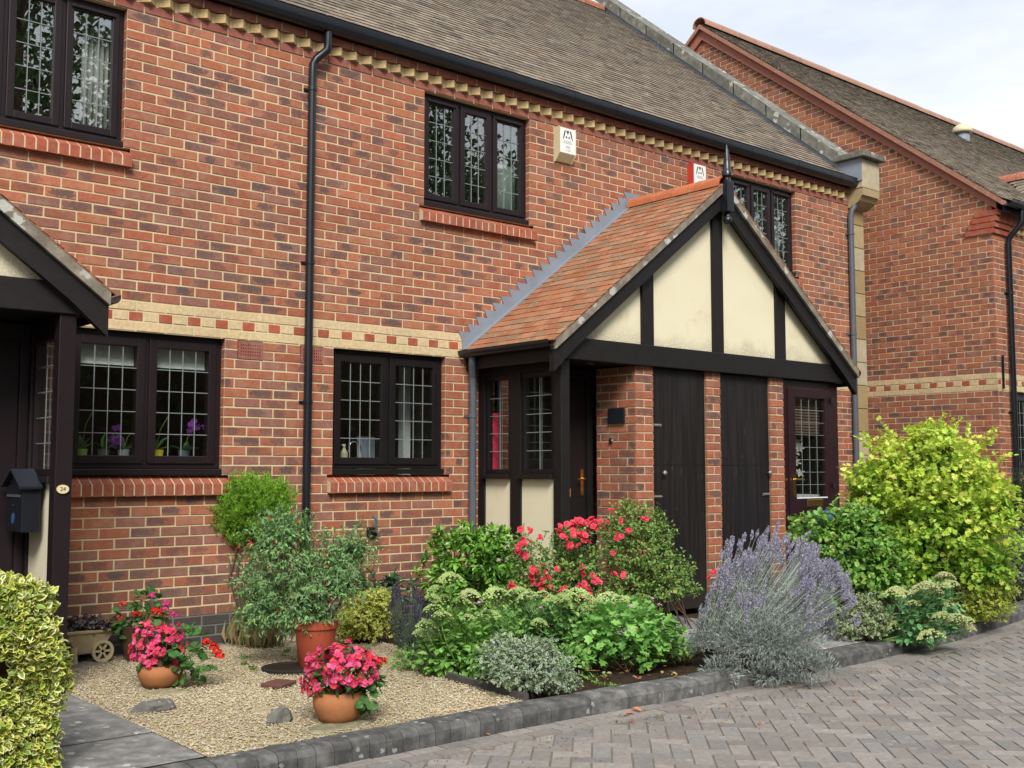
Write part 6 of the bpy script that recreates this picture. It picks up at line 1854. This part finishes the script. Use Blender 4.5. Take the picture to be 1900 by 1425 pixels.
# blue bin by the glazed door
bp_ = (7.05, -1.45)
e = empty('blue_bin', (*bp_, 0), "blue plastic bin half hidden by the green shrub", 'bin')
bl_ = m_plain("blue_bin_plastic", (0.02, 0.09, 0.42), .45, .4, .1, 6, .05)
q = MB().prism([(-.19, 0), (.19, 0), (.23, .80), (-.23, .80)], 'y', -.2, .2); mapped(q, lambda x, y, z: (bp_[0] + x, bp_[1] + y, z)).build('body', bl_, e, bevel=.012)
q = MB().prism([(-.25, .805), (.25, .805), (.25, .835), (.17, .88), (-.17, .88), (-.25, .835)], 'y', -.23, .23); mapped(q, lambda x, y, z: (bp_[0] + x, bp_[1] + y, z)).build('lid', bl_, e, bevel=.012)
# air brick already in the wall; little fixing plug
# ---------------------------------------------------------------- things seen through the windows
def curtain(label, x0, x1, y, z0, z1, mat=None, waves=7, group='curtains upstairs'):
    n = 40
    V = []; F = []
    for i in range(n + 1):
        x = x0 + (x1 - x0) * i / n; yy = y + .025 * math.sin(waves * 2 * math.pi * i / n)
        V += [(x, yy, z0), (x, yy + .004, z1)]
    F = [(2 * i, 2 * i + 2, 2 * i + 3, 2 * i + 1) for i in range(n)]
    o = obj('curtain', V, F, mat or M['curtain'], smooth=True); s_ = o.modifiers.new('solid', 'SOLIDIFY'); s_.thickness = .003
    return tag(o, label, 'curtain', group)
curtain("white curtain at the right side of the upper left window", -.14, .14, .24, 3.6, 4.7)
curtain("pale curtain in the right casement of the middle upstairs window", 3.72, 4.12, .26, 3.6, 4.3, m_plain("sage_cloth", (0.34, 0.40, 0.36), .9, .1, .1, 8, 0))
curtain("pale green curtain behind the upstairs window at the porch gable", 7.62, 8.5, .30, 3.6, 4.75, m_plain("pale_sage_cloth", (0.42, 0.47, 0.44), .9, .1, .1, 8, 0), 12)
tag(MB().box(3.33, 3.46, .18, .26, 3.70, 3.80).build('folded_towel', m_plain("white_towel", (0.7, 0.7, 0.68), .9, .1, .1, 40), bevel=.02), "folded white towel on the sill of the middle upstairs window", 'towel')
e = empty('roller_blind', (.34, .17, 2.2), "cream roller blind pulled a little way down in the left ground floor window", 'blind')
MB().box(-.16, .84, .165, .170, 2.10, 2.30).build('cloth', M['curtain'], e); MB().box(-.16, .84, .160, .175, 2.085, 2.10).build('bottom_bar', M['white'], e)
MB().box(-.25, .93, .14, .34, 1.36, 1.40).build('inner_sill', M['white'], house)
MB().box(1.90, 3.06, .14, .34, 1.36, 1.40).build('inner_sill', M['white'], house)
def orchid(label, x, potc, flc, nfl, hgt, potr=.045):
    e = empty('potted_orchid', (x, .235, 1.4), label, 'potted plant', 'potted orchids on the window sill')
    MB().lathe([(potr * .8, 1.4), (potr, 1.465), (potr * .95, 1.466)], x, .235, 20).build('pot', m_plain("glazed_pot", potc, .35, .5, .05, 8, 0), e, smooth=False)
    f = Fol(); n = 6; d = rnd(n); d[:, 2] = np.abs(d[:, 2]) * .5 + .2
    f.add(np.tile([x, .235, 1.46], (n, 1)), unit(d), unit(UPZ + rnd(n) * .3), NR.uniform(.09, .15, n), .04, pal([(0.06, 0.17, 0.05), (0.09, 0.22, 0.07)], n), T8)
    f.build('leaves', M['leaf_gloss'], e)
    MB().tube([(x, .235, 1.46), (x + .02, .22, 1.46 + hgt * .6), (x + .07, .2, 1.46 + hgt)], .003, 5).build('stem', M['stem_green'], e)
    if nfl:
        g = Fol(); q = np.array([x + .06, .2, 1.46 + hgt]) + NR.normal(0, .035, (nfl, 3)) * [1, .4, 1]
        blooms(g, q, unit(np.array([0, -1, .2]) + rnd(nfl) * .4), .03, np.array(flc), 5, T8, .2, .9); g.build('flowers', M['petal'], e)
orchid("orchid in a lime green pot at the left of the window sill", -.06, (0.45, 0.55, 0.12), (0.3, 0.05, 0.35), 0, .3)
orchid("orchid with dark purple blooms in the left casement", .10, (0.12, 0.14, 0.12), (0.22, 0.02, 0.30), 9, .10)
orchid("plain plant in a small grey pot beside the mullion", .25, (0.40, 0.42, 0.42), (0.3, 0.05, 0.35), 0, .16)
orchid("orchid in a bright yellow pot in the right casement", .50, (0.75, 0.55, 0.03), (0.3, 0.05, 0.35), 0, .26, .055)
orchid("orchid with violet blooms at the right of the window sill", .72, (0.10, 0.14, 0.15), (0.25, 0.04, 0.36), 9, .17)
e = empty('kitchen_tap', (2.30, .3, 1.4), "curved chrome kitchen tap behind the kitchen window", 'tap')
MB().tube([(2.36, .30, 1.4)] + [(2.30 + .06 * math.cos(t), .30, 1.5 + .06 * math.sin(t)) for t in np.linspace(0, math.pi, 9)] + [(2.24, .30, 1.47)], .009, 8).build('spout', M['chrome'], e, smooth=True)
for x, c, lb_ in ((2.07, (0.7, 0.7, 0.66), "white soap bottle behind the kitchen window"), (2.17, (0.55, 0.48, 0.30), "amber soap bottle behind the kitchen window")):
    e = empty('soap_bottle', (x, .26, 1.4), lb_, 'bottle', 'bottles by the kitchen sink')
    MB().lathe([(.03, 1.4), (.032, 1.46), (.012, 1.5), (.012, 1.52)], x, .26, 16).build('bottle', m_plain("soap_plastic", c, .3, .5, .05, 8, 0), e, smooth=False)
    MB().box(x - .02, x + .008, .252, .268, 1.52, 1.535).build('pump', M['white'], e)
tag(MB().box(1.90, 2.03, .24, .36, 1.402, 1.5).build('washing_up_bowl', m_plain("pale_blue_plastic", (0.30, 0.46, 0.55), .4, .4, .05, 6, 0), bevel=.012), "pale blue box on the kitchen window sill", 'box')
curtain("white and blue tea towel hanging inside the kitchen window", 2.62, 2.80, .75, 1.20, 1.62, m_plain("tea_towel", (0.45, 0.48, 0.56), .9, .1, .4, 14, 0), 4, None)
MB().box(3.02, 3.10, .60, .68, 1.0, 2.3).build('inner_door_frame', M['white'], house)
tag(MB().tube([(3.53, -.13, 1.24), (3.53, -.13, 1.83)], .042, 16).build('red_roll', m_plain("red_roll_paper", (0.62, 0.03, 0.07), .55, .35, .1, 8, .05), smooth=False), "tall red roll standing behind the porch side window", 'roll')
e = empty('lily_vase', (7.05, -.80, 1.05), "white lilies in a vase behind the glazed porch door", 'flowers')
MB().box(6.75, 7.4, -.95, -.6, 1.0, 1.05).build('shelf', M['white'], e)
MB().lathe([(.04, 1.05), (.055, 1.15), (.045, 1.28)], 7.05, -.80, 16).build('vase', M['white'], e)
g = Fol(); q = np.array([7.05, -.82, 1.55]) + NR.normal(0, 1, (16, 3)) * [.09, .05, .13]
blooms(g, q, unit(np.array([-.5, -1, .3]) + rnd(16) * .5), .07, np.array([0.80, 0.78, 0.66]), 6, T8, .5, .4)
g.add(q, unit(UPZ + rnd(16)), rnd(16), .10, .03, (0.14, 0.28, 0.08), T8)
g.build('flowers', M['petal'], e)
e = empty('slatted_blind', (7.05, -.98, 1.7), "brown slatted blind in the top of the glazed porch door", 'blind')
for i in range(13):
    MB().box(6.70, 7.36, -.99, -.965, 1.70 + i * .03, 1.72 + i * .03).build('slat', m_plain("bamboo_slat", (0.20, 0.12, 0.085), .7, .3, .2, 20, 0) if i == 0 else bpy.data.materials["bamboo_slat"], e)

# ================================================================ trees and hedge across the road (seen as reflections in the panes)
M['tree_leaf'] = m_leaf("tree_leaf", .25, .6)
def tree(label, x, y, h, cr, seed):
    e = empty('broadleaf_tree', (x, y, -.15), label, 'tree', 'trees across the road')
    MB().tube([(x, y, -.16), (x + .1, y, h * .3), (x - .1, y + .1, h * .6), (x, y, h * .85)], [.24, .2, .13, .04], 10).build('trunk', M['stem'], e, smooth=True)
    br = MB(); f = Fol()
    for i in range(34):
        a = R.uniform(0, 6.28); zz = h * R.uniform(.22, .95); rr = cr * math.sin(math.pi * min(.98, max(.12, (zz / h - .05)))) * R.uniform(.6, 1.05)
        c = np.array([x + math.cos(a) * rr, y + math.sin(a) * rr, zz])
        br.tube([(x, y, max(1, zz - 1.6)), c], [.07, .02], 6)
        n = 420
        P = c + NR.normal(0, 1, (n, 3)) * [.62, .62, .5]
        f.add(P, rnd(n), rnd(n), NR.uniform(.14, .26, n), NR.uniform(.09, .16, n), pal([(0.08, 0.14, 0.045), (0.10, 0.17, 0.055), (0.06, 0.11, 0.035)], n), T5)
    br.build('branches', M['stem'], e); f.build('crown', M['tree_leaf'], e)
for i, (x, y, h, cr_) in enumerate([(4.2, -17, 15, 3.2), (13.6, -17, 15, 2.8), (18.4, -17.5, 11, 2.3), (9.0, -19, 12, 2.6), (24.0, -19, 10, 2.6), (29.5, -17.5, 15, 3.4)]):
    tree(["dark tree across the road reflected in the upper left window", "tall dark tree across the road reflected in the middle upstairs window", "shorter tree across the road reflected below the sky in the middle upstairs window", "tree across the road between the two tallest reflected trees", "low tree across the road second from the right", "tall tree across the road farthest to the right"][i], x, y, h, cr_, i)
def far_hedge():
    e = empty('boundary_hedge', (15, -15, -.15), "tall dark hedge across the road reflected in the ground floor panes", 'hedge')
    MB().box(-12, 48, -16, -14.8, -.15, 5.2).build('core', M['stem'], e)
    f = Fol(); n = 14000
    P = np.stack([NR.uniform(-12, 48, n), -14.6 + NR.normal(0, .12, n), NR.uniform(-.1, 5.6, n)], -1)
    f.add(P, rnd(n), rnd(n), NR.uniform(.12, .2, n), NR.uniform(.08, .13, n), pal([(0.11, 0.17, 0.06), (0.08, 0.13, 0.045)], n), T5)
    f.build('foliage', M['tree_leaf'], e)
far_hedge()
